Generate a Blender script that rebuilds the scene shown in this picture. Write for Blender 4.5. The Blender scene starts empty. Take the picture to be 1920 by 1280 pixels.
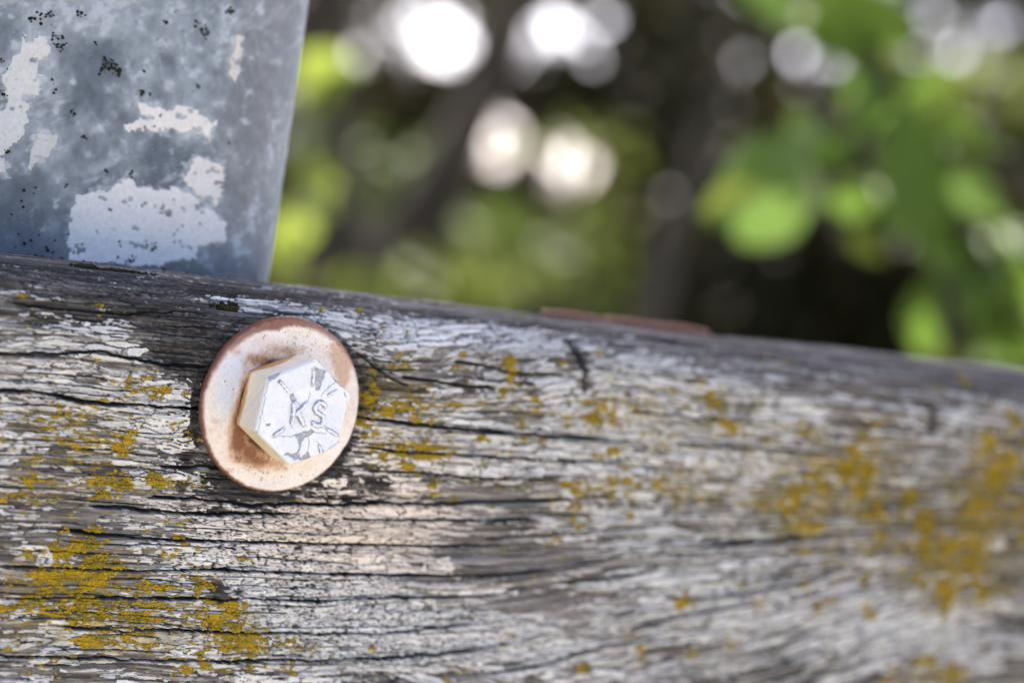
import bpy, math, random
import numpy as np
from mathutils import Matrix, Vector

# ------------------------------------------------------------------ camera, sky, sun, exposure
scene = bpy.context.scene
COL = scene.collection
random.seed(7)
RNG = np.random.default_rng(11)
MM = 0.001
BASE_Z = 1.0                                   # the bolt sits one metre above the ground
FPX = 4305.0                                   # 50 mm lens on a 22.3 mm sensor, in photo pixels
PHI, PITCH, ROLL = math.radians(32.33), math.radians(4.01), math.radians(8.64)
CAM = np.array([-257.4, -509.5, 63.9])         # mm from the bolt centre
FW = np.array([math.sin(PHI) * math.cos(PITCH), math.cos(PHI) * math.cos(PITCH), -math.sin(PITCH)])
_r = np.array([math.cos(PHI), -math.sin(PHI), 0.0])
_u = np.cross(_r, FW)
RT = _r * math.cos(ROLL) + _u * math.sin(ROLL)
UP = -_r * math.sin(ROLL) + _u * math.cos(ROLL)

cam_data = bpy.data.cameras.new('camera')
cam = bpy.data.objects.new('camera', cam_data)
COL.objects.link(cam)
m = Matrix.Identity(4)
for i in range(3):
    m[i][0], m[i][1], m[i][2] = RT[i], UP[i], -FW[i]
m[0][3], m[1][3], m[2][3] = CAM[0] * MM, CAM[1] * MM, BASE_Z + CAM[2] * MM
cam.matrix_world = m
cam_data.lens = 50.0
cam_data.sensor_width = 22.3
cam_data.sensor_fit = 'HORIZONTAL'
cam_data.clip_start = 0.01
cam_data.clip_end = 2000.0
cam_data.dof.use_dof = True
cam_data.dof.focus_distance = 0.560
cam_data.dof.aperture_fstop = 3.6
cam_data.dof.aperture_blades = 0
scene.camera = cam

world = bpy.data.worlds.new('World')
scene.world = world
world.use_nodes = True
wn = world.node_tree.nodes
wl = world.node_tree.links
sky = wn.new('ShaderNodeTexSky')
sky.sky_type = 'NISHITA'
sky.sun_disc = False
SUN_EL = math.radians(52)
SUN_AZ = math.radians(24)                      # clockwise from +Y: ahead, behind the trees
sky.sun_elevation = SUN_EL
sky.sun_rotation = SUN_AZ
sky.air_density = 0.22
sky.dust_density = 2.8
sky.ozone_density = 1.0
wn['Background'].inputs['Strength'].default_value = 0.15
wl.new(sky.outputs['Color'], wn['Background'].inputs['Color'])

sun_data = bpy.data.lights.new('sun', 'SUN')
sun_data.energy = 3.0
sun_data.angle = math.radians(0.5)
sun_data.color = (1.0, 0.95, 0.88)
sun = bpy.data.objects.new('sun', sun_data)
COL.objects.link(sun)
sd = Vector((math.sin(SUN_AZ) * math.cos(SUN_EL), math.cos(SUN_AZ) * math.cos(SUN_EL), math.sin(SUN_EL)))
sun.rotation_euler = (-sd).to_track_quat('-Z', 'Y').to_euler()
sun.location = (0, -3, 5)

scene.view_settings.view_transform = 'Standard'
scene.view_settings.look = 'None'
scene.view_settings.gamma = 1.0
scene.view_settings.exposure = 2.68
scene.render.engine = 'CYCLES'
scene.cycles.use_denoising = True
scene.cycles.max_bounces = 8
scene.cycles.use_adaptive_sampling = False

# ------------------------------------------------------------------ helpers
def on_plane(px, py, y=0.0):
    """A photo pixel seen on the vertical plane y (mm behind the plank front) -> (x, z) in mm."""
    d = FW + RT * (px - 960) / FPX - UP * (py - 640) / FPX
    k = (y - CAM[1]) / d[1]
    p = CAM + d * k
    return p[0], p[2]

def at_depth(px, py, dist):
    """A place dist metres in front of the camera, in metres."""
    d = FW + RT * (px - 960) / FPX - UP * (py - 640) / FPX
    p = CAM * MM + d * dist
    return Vector((p[0], p[1], p[2] + BASE_Z))

def tag(o, label=None, cat=None, group=None, kind=None):
    if label: o['label'] = label
    if cat: o['category'] = cat
    if group: o['group'] = group
    if kind: o['kind'] = kind
    return o

def empty(name, loc=(0, 0, 0)):
    o = bpy.data.objects.new(name, None)
    o.location = loc
    o.empty_display_size = 0.02
    COL.objects.link(o)
    return o

def link(name, me, mat, parent=None):
    o = bpy.data.objects.new(name, me)
    COL.objects.link(o)
    if mat is not None and not me.materials:
        me.materials.append(mat)
    if parent is not None:
        o.parent = parent
    return o

def mesh_np(name, verts, faces, colour=None, smooth=True):
    """verts (n,3) in metres, faces (m,3) or (m,4) index array, colour (n,3) linear."""
    verts = np.asarray(verts, np.float32)
    faces = np.asarray(faces, np.int32)
    me = bpy.data.meshes.new(name)
    k = faces.shape[1]
    me.vertices.add(len(verts))
    me.vertices.foreach_set('co', verts.ravel())
    me.loops.add(faces.size)
    me.loops.foreach_set('vertex_index', faces.ravel())
    me.polygons.add(len(faces))
    me.polygons.foreach_set('loop_start', np.arange(0, faces.size, k, dtype=np.int32))
    try:
        me.polygons.foreach_set('loop_total', np.full(len(faces), k, np.int32))
    except Exception:
        pass
    me.update(calc_edges=True)
    me.polygons.foreach_set('use_smooth', np.full(len(faces), smooth, bool))
    if colour is not None:
        a = me.color_attributes.new('col', 'FLOAT_COLOR', 'POINT')
        c = np.ones((len(verts), 4), np.float32)
        c[:, :3] = np.clip(colour, 0, 1)
        a.data.foreach_set('color', c.ravel())
    me.validate()
    return me

def grid_faces(nr, nc, wrap_r=False, wrap_c=False):
    r = np.arange(nr if wrap_r else nr - 1)
    c = np.arange(nc if wrap_c else nc - 1)
    R, C = np.meshgrid(r, c, indexing='ij')
    R1, C1 = (R + 1) % nr, (C + 1) % nc
    return np.stack([R * nc + C, R * nc + C1, R1 * nc + C1, R1 * nc + C], -1).reshape(-1, 4)

def _hash(ix, iy, seed):
    with np.errstate(over='ignore'):
        h = ix.astype(np.uint32) * np.uint32(374761393) + iy.astype(np.uint32) * np.uint32(668265263) + np.uint32((seed * 2246822519 + 12345) & 0xffffffff)
        h = (h ^ (h >> np.uint32(13))) * np.uint32(1274126177)
        h = (h ^ (h >> np.uint32(15))) * np.uint32(2246822519)
        h = h ^ (h >> np.uint32(16))
    return h.astype(np.float32) * np.float32(1 / 4294967296.0)

def noise(x, y, seed=0):
    """value noise, -1..1"""
    xf, yf = np.floor(x), np.floor(y)
    ix, iy = xf.astype(np.int64) + 100000, yf.astype(np.int64) + 100000
    fx, fy = (x - xf).astype(np.float32), (y - yf).astype(np.float32)
    fx = fx * fx * fx * (fx * (fx * 6 - 15) + 10)
    fy = fy * fy * fy * (fy * (fy * 6 - 15) + 10)
    a, b = _hash(ix, iy, seed), _hash(ix + 1, iy, seed)
    c, d = _hash(ix, iy + 1, seed), _hash(ix + 1, iy + 1, seed)
    return ((a + (b - a) * fx) * (1 - fy) + (c + (d - c) * fx) * fy) * 2 - 1

def fbm(x, y, octaves=3, seed=0):
    s, amp, tot = 0.0, 1.0, 0.0
    for o in range(octaves):
        s = s + amp * noise(x * 2 ** o + o * 17.3, y * 2 ** o + o * 9.1, seed + o)
        tot += amp
        amp *= 0.55
    return s / tot

def cells(x, y, seed=0, jitter=0.9):
    """Voronoi: distance to the border (F2-F1), cell id, cell random."""
    xf, yf = np.floor(x), np.floor(y)
    ix, iy = xf.astype(np.int64) + 100000, yf.astype(np.int64) + 100000
    f1 = np.full(x.shape, 9.0, np.float32)
    f2 = np.full(x.shape, 9.0, np.float32)
    idx = np.zeros(x.shape, np.int64)
    for dx in (-1, 0, 1):
        for dy in (-1, 0, 1):
            jx, jy = ix + dx, iy + dy
            qx = jx - 100000 + 0.5 + jitter * (_hash(jx, jy, seed) - 0.5) - x
            qy = jy - 100000 + 0.5 + jitter * (_hash(jx, jy, seed + 91) - 0.5) - y
            d = np.sqrt(qx * qx + qy * qy).astype(np.float32)
            near = d < f1
            f2 = np.where(near, f1, np.minimum(f2, d))
            idx = np.where(near, jx * 400000 + jy, idx)
            f1 = np.where(near, d, f1)
    rnd = _hash(idx // 400000, idx % 400000, seed + 555)
    return f2 - f1, idx, rnd

def sstep(a, b, x):
    t = np.clip((x - a) / (b - a), 0, 1)
    return t * t * (3 - 2 * t)

def mix(a, b, t):
    return a + (b - a) * t[..., None]

def rgb(*c):
    return np.array(c, np.float32)

def in_poly(poly, X, Y):
    poly = np.asarray(poly, np.float64)
    inside = np.zeros(X.shape, bool)
    j = len(poly) - 1
    for i in range(len(poly)):
        xi, yi = poly[i]
        xj, yj = poly[j]
        if yi != yj:
            hit = ((yi > Y) != (yj > Y)) & (X < (xj - xi) * (Y - yi) / (yj - yi) + xi)
            inside ^= hit
        j = i
    return inside

def seg_dist(pts, X, Y, sy=1.0):
    """distance to a polyline, with the y distances scaled by sy; also the running length 0..1"""
    best = np.full(X.shape, 1e6, np.float32)
    run = np.zeros(X.shape, np.float32)
    n = len(pts) - 1
    for i in range(n):
        (ax, ay), (bx, by) = pts[i], pts[i + 1]
        dx, dy = bx - ax, by - ay
        t = np.clip(((X - ax) * dx + (Y - ay) * dy) / (dx * dx + dy * dy + 1e-9), 0, 1)
        d = np.hypot(X - ax - t * dx, (Y - ay - t * dy) * sy)
        nearer = d < best
        best = np.where(nearer, d, best)
        run = np.where(nearer, (i + t) / n, run)
    return best, run

# ------------------------------------------------------------------ materials
def new_mat(name):
    mt = bpy.data.materials.new(name)
    mt.use_nodes = True
    return mt, mt.node_tree.nodes, mt.node_tree.links, mt.node_tree.nodes['Principled BSDF']

def attr_mat(name, rough=0.75, grain=(900, 900, 900), var=0.25, bump=0.2, bump_mm=0.08, metal=0.0, spec=0.4, rough_var=0.15):
    """colour from the 'col' attribute, broken up by a fine procedural grain and relief"""
    mt, n, l, b = new_mat(name)
    at = n.new('ShaderNodeAttribute'); at.attribute_name = 'col'
    tc = n.new('ShaderNodeTexCoord')
    mp = n.new('ShaderNodeMapping'); mp.inputs['Scale'].default_value = grain
    l.new(tc.outputs['Object'], mp.inputs['Vector'])
    nz = n.new('ShaderNodeTexNoise'); nz.inputs['Scale'].default_value = 1.0; nz.inputs['Detail'].default_value = 4
    l.new(mp.outputs[0], nz.inputs['Vector'])
    mr = n.new('ShaderNodeMapRange')
    mr.inputs['From Min'].default_value = 0.3; mr.inputs['From Max'].default_value = 0.7
    mr.inputs['To Min'].default_value = 1 - var; mr.inputs['To Max'].default_value = 1 + var * 0.7
    l.new(nz.outputs[0], mr.inputs['Value'])
    mx = n.new('ShaderNodeMix'); mx.data_type = 'RGBA'; mx.blend_type = 'MULTIPLY'
    mx.inputs['Factor'].default_value = 1.0
    l.new(at.outputs['Color'], mx.inputs[6]); l.new(mr.outputs[0], mx.inputs[7])
    l.new(mx.outputs[2], b.inputs['Base Color'])
    bp = n.new('ShaderNodeBump'); bp.inputs['Strength'].default_value = bump; bp.inputs['Distance'].default_value = bump_mm * MM
    l.new(nz.outputs[0], bp.inputs['Height']); l.new(bp.outputs[0], b.inputs['Normal'])
    rr = n.new('ShaderNodeMapRange')
    rr.inputs['To Min'].default_value = max(0, rough - rough_var); rr.inputs['To Max'].default_value = min(1, rough + rough_var)
    l.new(nz.outputs[0], rr.inputs['Value']); l.new(rr.outputs[0], b.inputs['Roughness'])
    b.inputs['Metallic'].default_value = metal
    b.inputs['Specular IOR Level'].default_value = spec
    return mt

M_WOOD = attr_mat('weathered_wood', 0.85, (260, 1500, 2600), 0.35, 0.9, 0.25, spec=0.2)
M_FLAKE = attr_mat('flaking_paint', 0.6, (700, 1500, 1500), 0.12, 0.5, 0.12, spec=0.35)
M_LICHEN = attr_mat('lichen', 0.95, (2500, 2500, 2500), 0.3, 0.5, 0.2, spec=0.1)
M_ZINC = attr_mat('galvanised_steel', 0.55, (420, 420, 420), 0.16, 0.25, 0.12, metal=0.35, spec=0.5)
M_POSTPAINT = attr_mat('old_white_paint', 0.7, (900, 900, 900), 0.08, 0.35, 0.1, spec=0.3)
M_WASHER = attr_mat('rust_stained_paint', 0.6, (1300, 1300, 1300), 0.10, 0.7, 0.09, spec=0.35)
M_BOLT = attr_mat('white_bolt_paint', 0.5, (1100, 1100, 1100), 0.05, 0.45, 0.08, spec=0.45)

def leaf_mat(name, c1, c2, trans=0.5, scale=6.0):
    mt, n, l, b = new_mat(name)
    tc = n.new('ShaderNodeTexCoord')
    gi = n.new('ShaderNodeNewGeometry')
    rp = n.new('ShaderNodeValToRGB')
    rp.color_ramp.elements[0].color = (*c1, 1); rp.color_ramp.elements[1].color = (*c2, 1)
    ad = n.new('ShaderNodeMath'); ad.operation = 'ADD'
    nz = n.new('ShaderNodeTexNoise'); nz.inputs['Scale'].default_value = scale
    l.new(tc.outputs['Object'], nz.inputs['Vector'])
    sc = n.new('ShaderNodeMath'); sc.operation = 'MULTIPLY_ADD'
    sc.inputs[1].default_value = 0.7; sc.inputs[2].default_value = -0.05
    l.new(gi.outputs['Random Per Island'], sc.inputs[0])
    s2 = n.new('ShaderNodeMath'); s2.operation = 'MULTIPLY_ADD'
    s2.inputs[1].default_value = 0.6; s2.inputs[2].default_value = -0.12
    l.new(nz.outputs[0], s2.inputs[0])
    l.new(sc.outputs[0], ad.inputs[0]); l.new(s2.outputs[0], ad.inputs[1])
    l.new(ad.outputs[0], rp.inputs[0])
    l.new(rp.outputs[0], b.inputs['Base Color'])
    b.inputs['Roughness'].default_value = 0.55
    b.inputs['Specular IOR Level'].default_value = 0.18
    tr = n.new('ShaderNodeBsdfTranslucent')
    l.new(rp.outputs[0], tr.inputs['Color'])
    ms = n.new('ShaderNodeMixShader'); ms.inputs[0].default_value = trans
    l.new(b.outputs[0], ms.inputs[1]); l.new(tr.outputs[0], ms.inputs[2])
    l.new(ms.outputs[0], n['Material Output'].inputs['Surface'])
    return mt

def bark_mat(name, c1, c2, scale=30.0):
    mt, n, l, b = new_mat(name)
    tc = n.new('ShaderNodeTexCoord')
    mp = n.new('ShaderNodeMapping'); mp.inputs['Scale'].default_value = (1, 1, 0.25)
    l.new(tc.outputs['Object'], mp.inputs['Vector'])
    nz = n.new('ShaderNodeTexNoise'); nz.inputs['Scale'].default_value = scale; nz.inputs['Detail'].default_value = 5
    l.new(mp.outputs[0], nz.inputs['Vector'])
    rp = n.new('ShaderNodeValToRGB')
    rp.color_ramp.elements[0].position = 0.35; rp.color_ramp.elements[1].position = 0.7
    rp.color_ramp.elements[0].color = (*c1, 1); rp.color_ramp.elements[1].color = (*c2, 1)
    l.new(nz.outputs[0], rp.inputs[0]); l.new(rp.outputs[0], b.inputs['Base Color'])
    bp = n.new('ShaderNodeBump'); bp.inputs['Strength'].default_value = 0.7; bp.inputs['Distance'].default_value = 0.01
    l.new(nz.outputs[0], bp.inputs['Height']); l.new(bp.outputs[0], b.inputs['Normal'])
    b.inputs['Roughness'].default_value = 0.9
    return mt

M_BARK = bark_mat('dark_bark', (0.027, 0.019, 0.010), (0.064, 0.046, 0.027))
M_BARK2 = bark_mat('grey_bark', (0.040, 0.031, 0.021), (0.090, 0.072, 0.052))
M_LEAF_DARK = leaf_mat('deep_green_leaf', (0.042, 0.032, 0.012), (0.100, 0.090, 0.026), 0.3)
M_LEAF_SHADE = leaf_mat('painted_shade_leaf', (0.019, 0.016, 0.007), (0.046, 0.042, 0.014), 0.25)  # deep shade of the undergrowth painted in as a darker leaf colour
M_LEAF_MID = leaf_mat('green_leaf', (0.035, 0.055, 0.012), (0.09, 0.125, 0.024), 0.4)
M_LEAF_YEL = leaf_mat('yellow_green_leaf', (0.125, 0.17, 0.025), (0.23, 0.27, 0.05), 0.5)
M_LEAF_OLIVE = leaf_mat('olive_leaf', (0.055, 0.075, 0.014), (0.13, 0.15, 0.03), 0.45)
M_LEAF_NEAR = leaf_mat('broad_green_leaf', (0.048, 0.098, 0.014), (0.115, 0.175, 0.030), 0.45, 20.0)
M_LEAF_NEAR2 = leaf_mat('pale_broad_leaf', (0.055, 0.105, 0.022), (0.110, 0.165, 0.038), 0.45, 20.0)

# ------------------------------------------------------------------ ground
def ground():
    mt, n, l, b = new_mat('leaf_litter_soil')
    tc = n.new('ShaderNodeTexCoord')
    nz = n.new('ShaderNodeTexNoise'); nz.inputs['Scale'].default_value = 3.0; nz.inputs['Detail'].default_value = 8
    l.new(tc.outputs['Object'], nz.inputs['Vector'])
    rp = n.new('ShaderNodeValToRGB')
    rp.color_ramp.elements[0].color = (0.03, 0.024, 0.014, 1); rp.color_ramp.elements[1].color = (0.07, 0.085, 0.03, 1)
    l.new(nz.outputs[0], rp.inputs[0]); l.new(rp.outputs[0], b.inputs['Base Color'])
    b.inputs['Roughness'].default_value = 0.95
    xs = np.concatenate([-np.geomspace(900, 8, 14), np.linspace(-7, 14, 60), np.geomspace(15, 900, 14)])
    ys = np.concatenate([-np.geomspace(900, 5, 14), np.linspace(-4, 16, 60), np.geomspace(17, 900, 14)])
    Y, X = np.meshgrid(ys, xs, indexing='ij')
    far = np.clip(np.hypot(X, Y) / 30, 0, 1)
    Z = 0.05 * fbm(X / 1.5, Y / 1.5, 3, 5) * (1 - far)
    me = mesh_np('ground', np.stack([X, Y, Z], -1).reshape(-1, 3), grid_faces(len(ys), len(xs)))
    tag(link('ground', me, mt), kind='structure')
ground()

def path():  # unseen gravel strip added in front of the rail to bounce warm fill
    mt, n, l, b = new_mat('bounce_gravel')
    tc = n.new('ShaderNodeTexCoord')
    nz = n.new('ShaderNodeTexVoronoi'); nz.inputs['Scale'].default_value = 70.0
    l.new(tc.outputs['Object'], nz.inputs['Vector'])
    rp = n.new('ShaderNodeValToRGB')
    rp.color_ramp.elements[0].color = (0.47, 0.42, 0.32, 1); rp.color_ramp.elements[1].color = (0.32, 0.28, 0.205, 1)
    l.new(nz.outputs['Distance'], rp.inputs[0]); l.new(rp.outputs[0], b.inputs['Base Color'])
    bp = n.new('ShaderNodeBump'); bp.inputs['Distance'].default_value = 0.01
    l.new(nz.outputs['Distance'], bp.inputs['Height']); l.new(bp.outputs[0], b.inputs['Normal'])
    b.inputs['Roughness'].default_value = 0.9
    xs = np.linspace(-14, 14, 80); ys = np.linspace(-4.6, -0.35, 24)
    Y, X = np.meshgrid(ys, xs, indexing='ij')
    Y = Y + 0.12 * fbm(X / .8, Y * 0, 3, 9) * (np.abs(Y + 2.5) / 2.1)
    Z = 0.075 + 0.012 * fbm(X / .4, Y / .4, 2, 15)
    Z[0] = Z[-1] = -0.05
    me = mesh_np('path', np.stack([X, Y, Z], -1).reshape(-1, 3), grid_faces(len(ys), len(xs)))
    tag(link('path', me, mt), kind='structure')
path()

# ------------------------------------------------------------------ the plank: section, grid, relief, colours
def build_plank():
    plank = tag(empty('wooden_rail', (0, 0, BASE_Z)), 'weathered grey wooden plank rail with flaking white paint and yellow lichen', 'plank')

    # cross-section from the front bottom up, over the worn top edge, to the back
    key = np.array([(0, -75), (0, -40), (0, 0), (0.0, 8), (0.5, 13), (1.9, 17.5), (4.6, 21.4), (8.8, 24.2), (14.5, 25.9),
                    (22, 26.9), (30, 27.2), (36, 26.9), (39.5, 25.3), (41.5, 22.0), (42, 17)], float)
    seglen = np.concatenate([[0], np.cumsum(np.hypot(*np.diff(key, axis=0).T))]) - 75
    tf = np.concatenate([np.arange(-75, 30, 0.19), np.arange(30, seglen[-1], 0.3), [seglen[-1]]])
    # smooth interpolation
    def sm(v):
        fine = np.linspace(seglen[0], seglen[-1], 4000)
        a = np.interp(fine, seglen, v)
        k = np.hanning(101); k /= k.sum()
        pad = np.concatenate([2 * a[0] - a[50:0:-1], a, 2 * a[-1] - a[-2:-52:-1]])
        return np.interp(tf, fine, np.convolve(pad, k, 'valid'))
    py_, pz_ = sm(key[:, 0]), sm(key[:, 1])
    xs = [-80.0]
    while xs[-1] < 285:
        x = xs[-1]
        xs.append(x + (0.30 if x < 60 else 0.30 + 0.25 * min(1, (x - 60) / 150)))
    outer_l = -80 - np.geomspace(1, 700, 26)[::-1]
    outer_r = xs[-1] + np.geomspace(1, 1500, 30)
    xs = np.concatenate([outer_l, xs, outer_r])
    # coarse rows to close the section: front bottom, underside, back
    nb = np.array([(0, -76.5), (0, -80), (0, -90), (0, -100), (0, -108), (1, -111.5), (4, -113), (20, -113), (38, -113), (41, -111.5), (42, -108), (42, -60), (42, -20), (42, 5)], float)
    t_all = np.concatenate([[-76.5, -80, -90, -100, -108, -112, -115, -131, -149, -152, -156, -204, -244, -269][::-1], tf])
    Py = np.concatenate([nb[::-1, 0], py_]); Pz = np.concatenate([nb[::-1, 1], pz_])
    nt, nx = len(t_all), len(xs)
    # section normals (pointing out of the wood)
    dy, dz = np.gradient(Py), np.gradient(Pz)
    # the section is closed, so take the wrap into account at both ends
    L = np.hypot(dy, dz) + 1e-9
    Ny, Nz = -dz / L, dy / L
    X = np.repeat(xs[None, :], nt, 0).astype(np.float32)
    T = np.repeat(t_all[:, None], nx, 1).astype(np.float32)

    def P(px, py):
        x, z = on_plane(px, py)
        return x, z if z < 10 else 10 + (z - 10) * 1.6

    # blobs authored where the photograph shows them
    def blobs(lst):
        s = np.zeros(X.shape, np.float32)
        for px, py, rx, ry, w in lst:
            x, t = P(px, py)
            k = 7.6 - (px - 520) * 0.0016
            s += w * np.exp(-(((X - x) / (rx / k / 0.86)) ** 2 + ((T - t) / (ry / k)) ** 2))
        return s

    # grain: runs along the rail, swings upward towards a knot low on the right
    low = 1 - sstep(-46, 2, T)
    swing = low * (13 * sstep(55, 150, X) + 22 * sstep(130, 270, X))
    wob = 1.2 * fbm(X / 70, T / 30, 2, 3) + 0.35 * noise(X / 14, T / 5, 8)
    dip = 2.0 * np.exp(-((X - 30) / 14) ** 2) * sstep(2, 14, T) * (1 - sstep(24, 34, T))
    G = T - swing + wob + dip

    ridges = fbm(X / 55, G / 2.4, 3, 21)
    fine = noise(X / 16, G / 0.55, 31) * 0.6 + noise(X / 7, G / 0.3, 37) * 0.4
    streak = fbm(X / 38, G / 1.1, 3, 41)
    broad = fbm(X / 26, G / 9, 3, 51)
    spotty = fbm(X / 2.2, T / 1.6, 3, 61)
    tiny = noise(X / 0.9, G / 0.42, 67)

    # ---- long drying cracks
    cr = [
        ([(-40, 731), (40, 733), (94, 738), (156, 754), (266, 760), (372, 765), (500, 772), (670, 782), (756, 793), (881, 806), (1053, 817), (1250, 840)], 1.0, 3.0),
        ([(-40, 662), (60, 662), (125, 662), (188, 659), (237, 669), (269, 679), (330, 684), (400, 688)], .75, 2.0),
        ([(20, 590), (75, 598), (156, 606), (250, 612), (330, 611), (400, 615)], .6, 1.4),
        ([(662, 622), (700, 629), (731, 637), (775, 641), (819, 646), (870, 655)], .55, 1.3),
        ([(668, 672), (700, 690), (734, 711), (769, 724)], .6, 1.4),
        ([(750, 706), (790, 711), (819, 715), (875, 724), (930, 726)], .8, 2.0),
        ([(676, 600), (710, 606), (740, 611), (785, 618)], .8, 1.6),
        ([(850, 690), (905, 697), (960, 708), (1060, 713)], .5, 1.2),
        ([(259, 929), (361, 934), (459, 946), (530, 945), (600, 946), (720, 943), (819, 946), (1069, 936), (1180, 930)], .7, 1.8),
        ([(164, 947), (262, 955), (330, 960), (400, 965), (480, 962), (558, 964)], .7, 1.8),
        ([(110, 992), (197, 1003), (289, 1011), (394, 1014), (492, 1017), (600, 1020), (700, 1022), (825, 1024), (960, 1022)], .75, 2.0),
        ([(-30, 1059), (131, 1065), (262, 1070), (377, 1067), (459, 1070), (530, 1072), (600, 1075), (760, 1078), (912, 1080), (1037, 1068), (1131, 1050), (1190, 1030)], 1.0, 2.8),
        ([(-30, 1122), (121, 1122), (279, 1121), (377, 1121), (420, 1126), (459, 1119), (508, 1124), (600, 1126), (725, 1120), (850, 1120), (980, 1112)], .75, 2.0),
        ([(120, 1176), (167, 1178), (230, 1183), (290, 1179), (328, 1180), (377, 1183), (508, 1186), (600, 1187), (709, 1188), (787, 1180), (900, 1168)], .85, 2.4),
        ([(-30, 1226), (33, 1229), (164, 1234), (295, 1237), (394, 1239), (492, 1237), (600, 1237), (725, 1233), (819, 1227), (1000, 1195)], .75, 2.0),
        ([(300, 874), (328, 876), (384, 873), (430, 878)], .6, 1.5),
        ([(640, 972), (675, 974), (787, 975), (912, 975), (1010, 972)], .6, 1.6),
        ([(1050, 1092), (1110, 1087), (1181, 1079), (1240, 1060)], .6, 1.5),
        ([(1240, 1118), (1306, 1121), (1400, 1110), (1498, 1093), (1580, 1060)], .7, 1.6),
        ([(680, 836), (740, 846), (850, 852), (1003, 862), (1180, 866)], .5, 1.3),
        ([(690, 884), (760, 884), (900, 897), (1060, 896)], .5, 1.3),
        ([(1180, 770), (1300, 782), (1420, 792)], .5, 1.2),
        ([(1260, 830), (1420, 842), (1560, 850)], .5, 1.2),
        ([(1310, 1025), (1400, 1020), (1510, 1005)], .8, 1.5),
        ([(1200, 1170), (1300, 1150), (1420, 1130)], .5, 1.2),
        ([(900, 1262), (1010, 1246), (1120, 1215), (1240, 1190)], .5, 1.3),
        ([(1370, 1270), (1450, 1245), (1540, 1215)], .7, 1.4),
    ]
    h = np.zeros(X.shape, np.float32)
    crack = np.zeros(X.shape, np.float32)
    lip = np.zeros(X.shape, np.float32)
    jx = 0.30 * noise(X / 3.2, X * 0 + 1.5, 71) + 0.16 * noise(X / 1.1, X * 0 + 2.5, 73)
    for k, (pts, w, depth) in enumerate(cr):
        pp = [P(*p) for p in pts]
        x0, x1 = min(p[0] for p in pp) - 3, max(p[0] for p in pp) + 3
        z0, z1 = min(p[1] for p in pp) - 3.5, max(p[1] for p in pp) + 3.5
        ci = np.where((xs > x0) & (xs < x1))[0]; ri = np.where((t_all > z0) & (t_all < z1))[0]
        if len(ci) == 0 or len(ri) == 0: continue
        sl = (slice(ri[0], ri[-1] + 1), slice(ci[0], ci[-1] + 1))
        d, run = seg_dist(pp, X[sl], T[sl] + jx[sl] * (0.8 + 0.5 * np.sin(k)), 1.0)
        wide = (0.24 + 0.36 * w) * (0.68 + 0.34 * noise(X[sl] / 9 + k * 7, T[sl] * 0, 77)) * sstep(0, .05, run) * sstep(1.0, .93, run) + 0.03
        c = 1 - sstep(wide * 0.5, wide * 1.25, d)
        crack[sl] = np.maximum(crack[sl], c)
        h[sl] = np.minimum(h[sl], -depth * c)
        lip[sl] = np.maximum(lip[sl], np.exp(-((d - wide * 1.6) / 0.5) ** 2) * w)
    gran0 = noise(X / 1.1, T / .6, 165)
    # the dark gash right of the bolt and other cross breaks
    for pts, w in (([(1085, 668), (1092, 690), (1100, 712), (1096, 730)], 1.15), ([(1748, 775), (1752, 800), (1749, 812)], 1.0)):
        d, run = seg_dist([P(*p) for p in pts], X + 0.7 * noise(X / 2, T / 1.5, 83), T, 1.0)
        c = (1 - sstep(w * .2, w * 1.7, d + .5 * gran0)) * 0.8
        crack = np.maximum(crack, c); h = np.minimum(h, -1.6 * c)
    # fine checks along the grain
    chk = np.abs(fbm(X / 30, G / 2.1, 2, 87))
    chkw = 0.030 + 0.028 * noise(X / 20, G / 4, 89)
    check = (1 - sstep(chkw * 0.5, chkw * 1.4, chk)) * sstep(-.35, .15, noise(X / 22, G / 5, 93))
    check *= (T < 34)
    check2 = (1 - sstep(0.02, 0.06, np.abs(noise(X / 9, G / 0.75, 95)))) * sstep(-.1, .3, noise(X / 9, T / 5, 97))

    # stacked growth layers: each ends in a thin undercut line, broken along its length
    phase = G / 2.0 + 0.7 * fbm(X / 60, G / 9, 2, 181) + .10 * noise(X / 5, G / 2, 183)
    lay = np.floor(phase); saw = phase - lay
    seg = noise(X / 16 + lay * 7.7, lay * 3.1, 185) + .5 * noise(X / 5 + lay * 3.7, lay * 1.3, 187)
    lw_ = .05 + .07 * np.clip(seg + .2, 0, 1.2)
    layline = sstep(lw_ + .05, lw_ * .6, saw) * sstep(-.15, .25, seg) * (T < 40)
    layrand = _hash(lay.astype(np.int64) + 5000, np.floor(X / 34 + .4 * seg).astype(np.int64) + 5000, 189)
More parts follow.
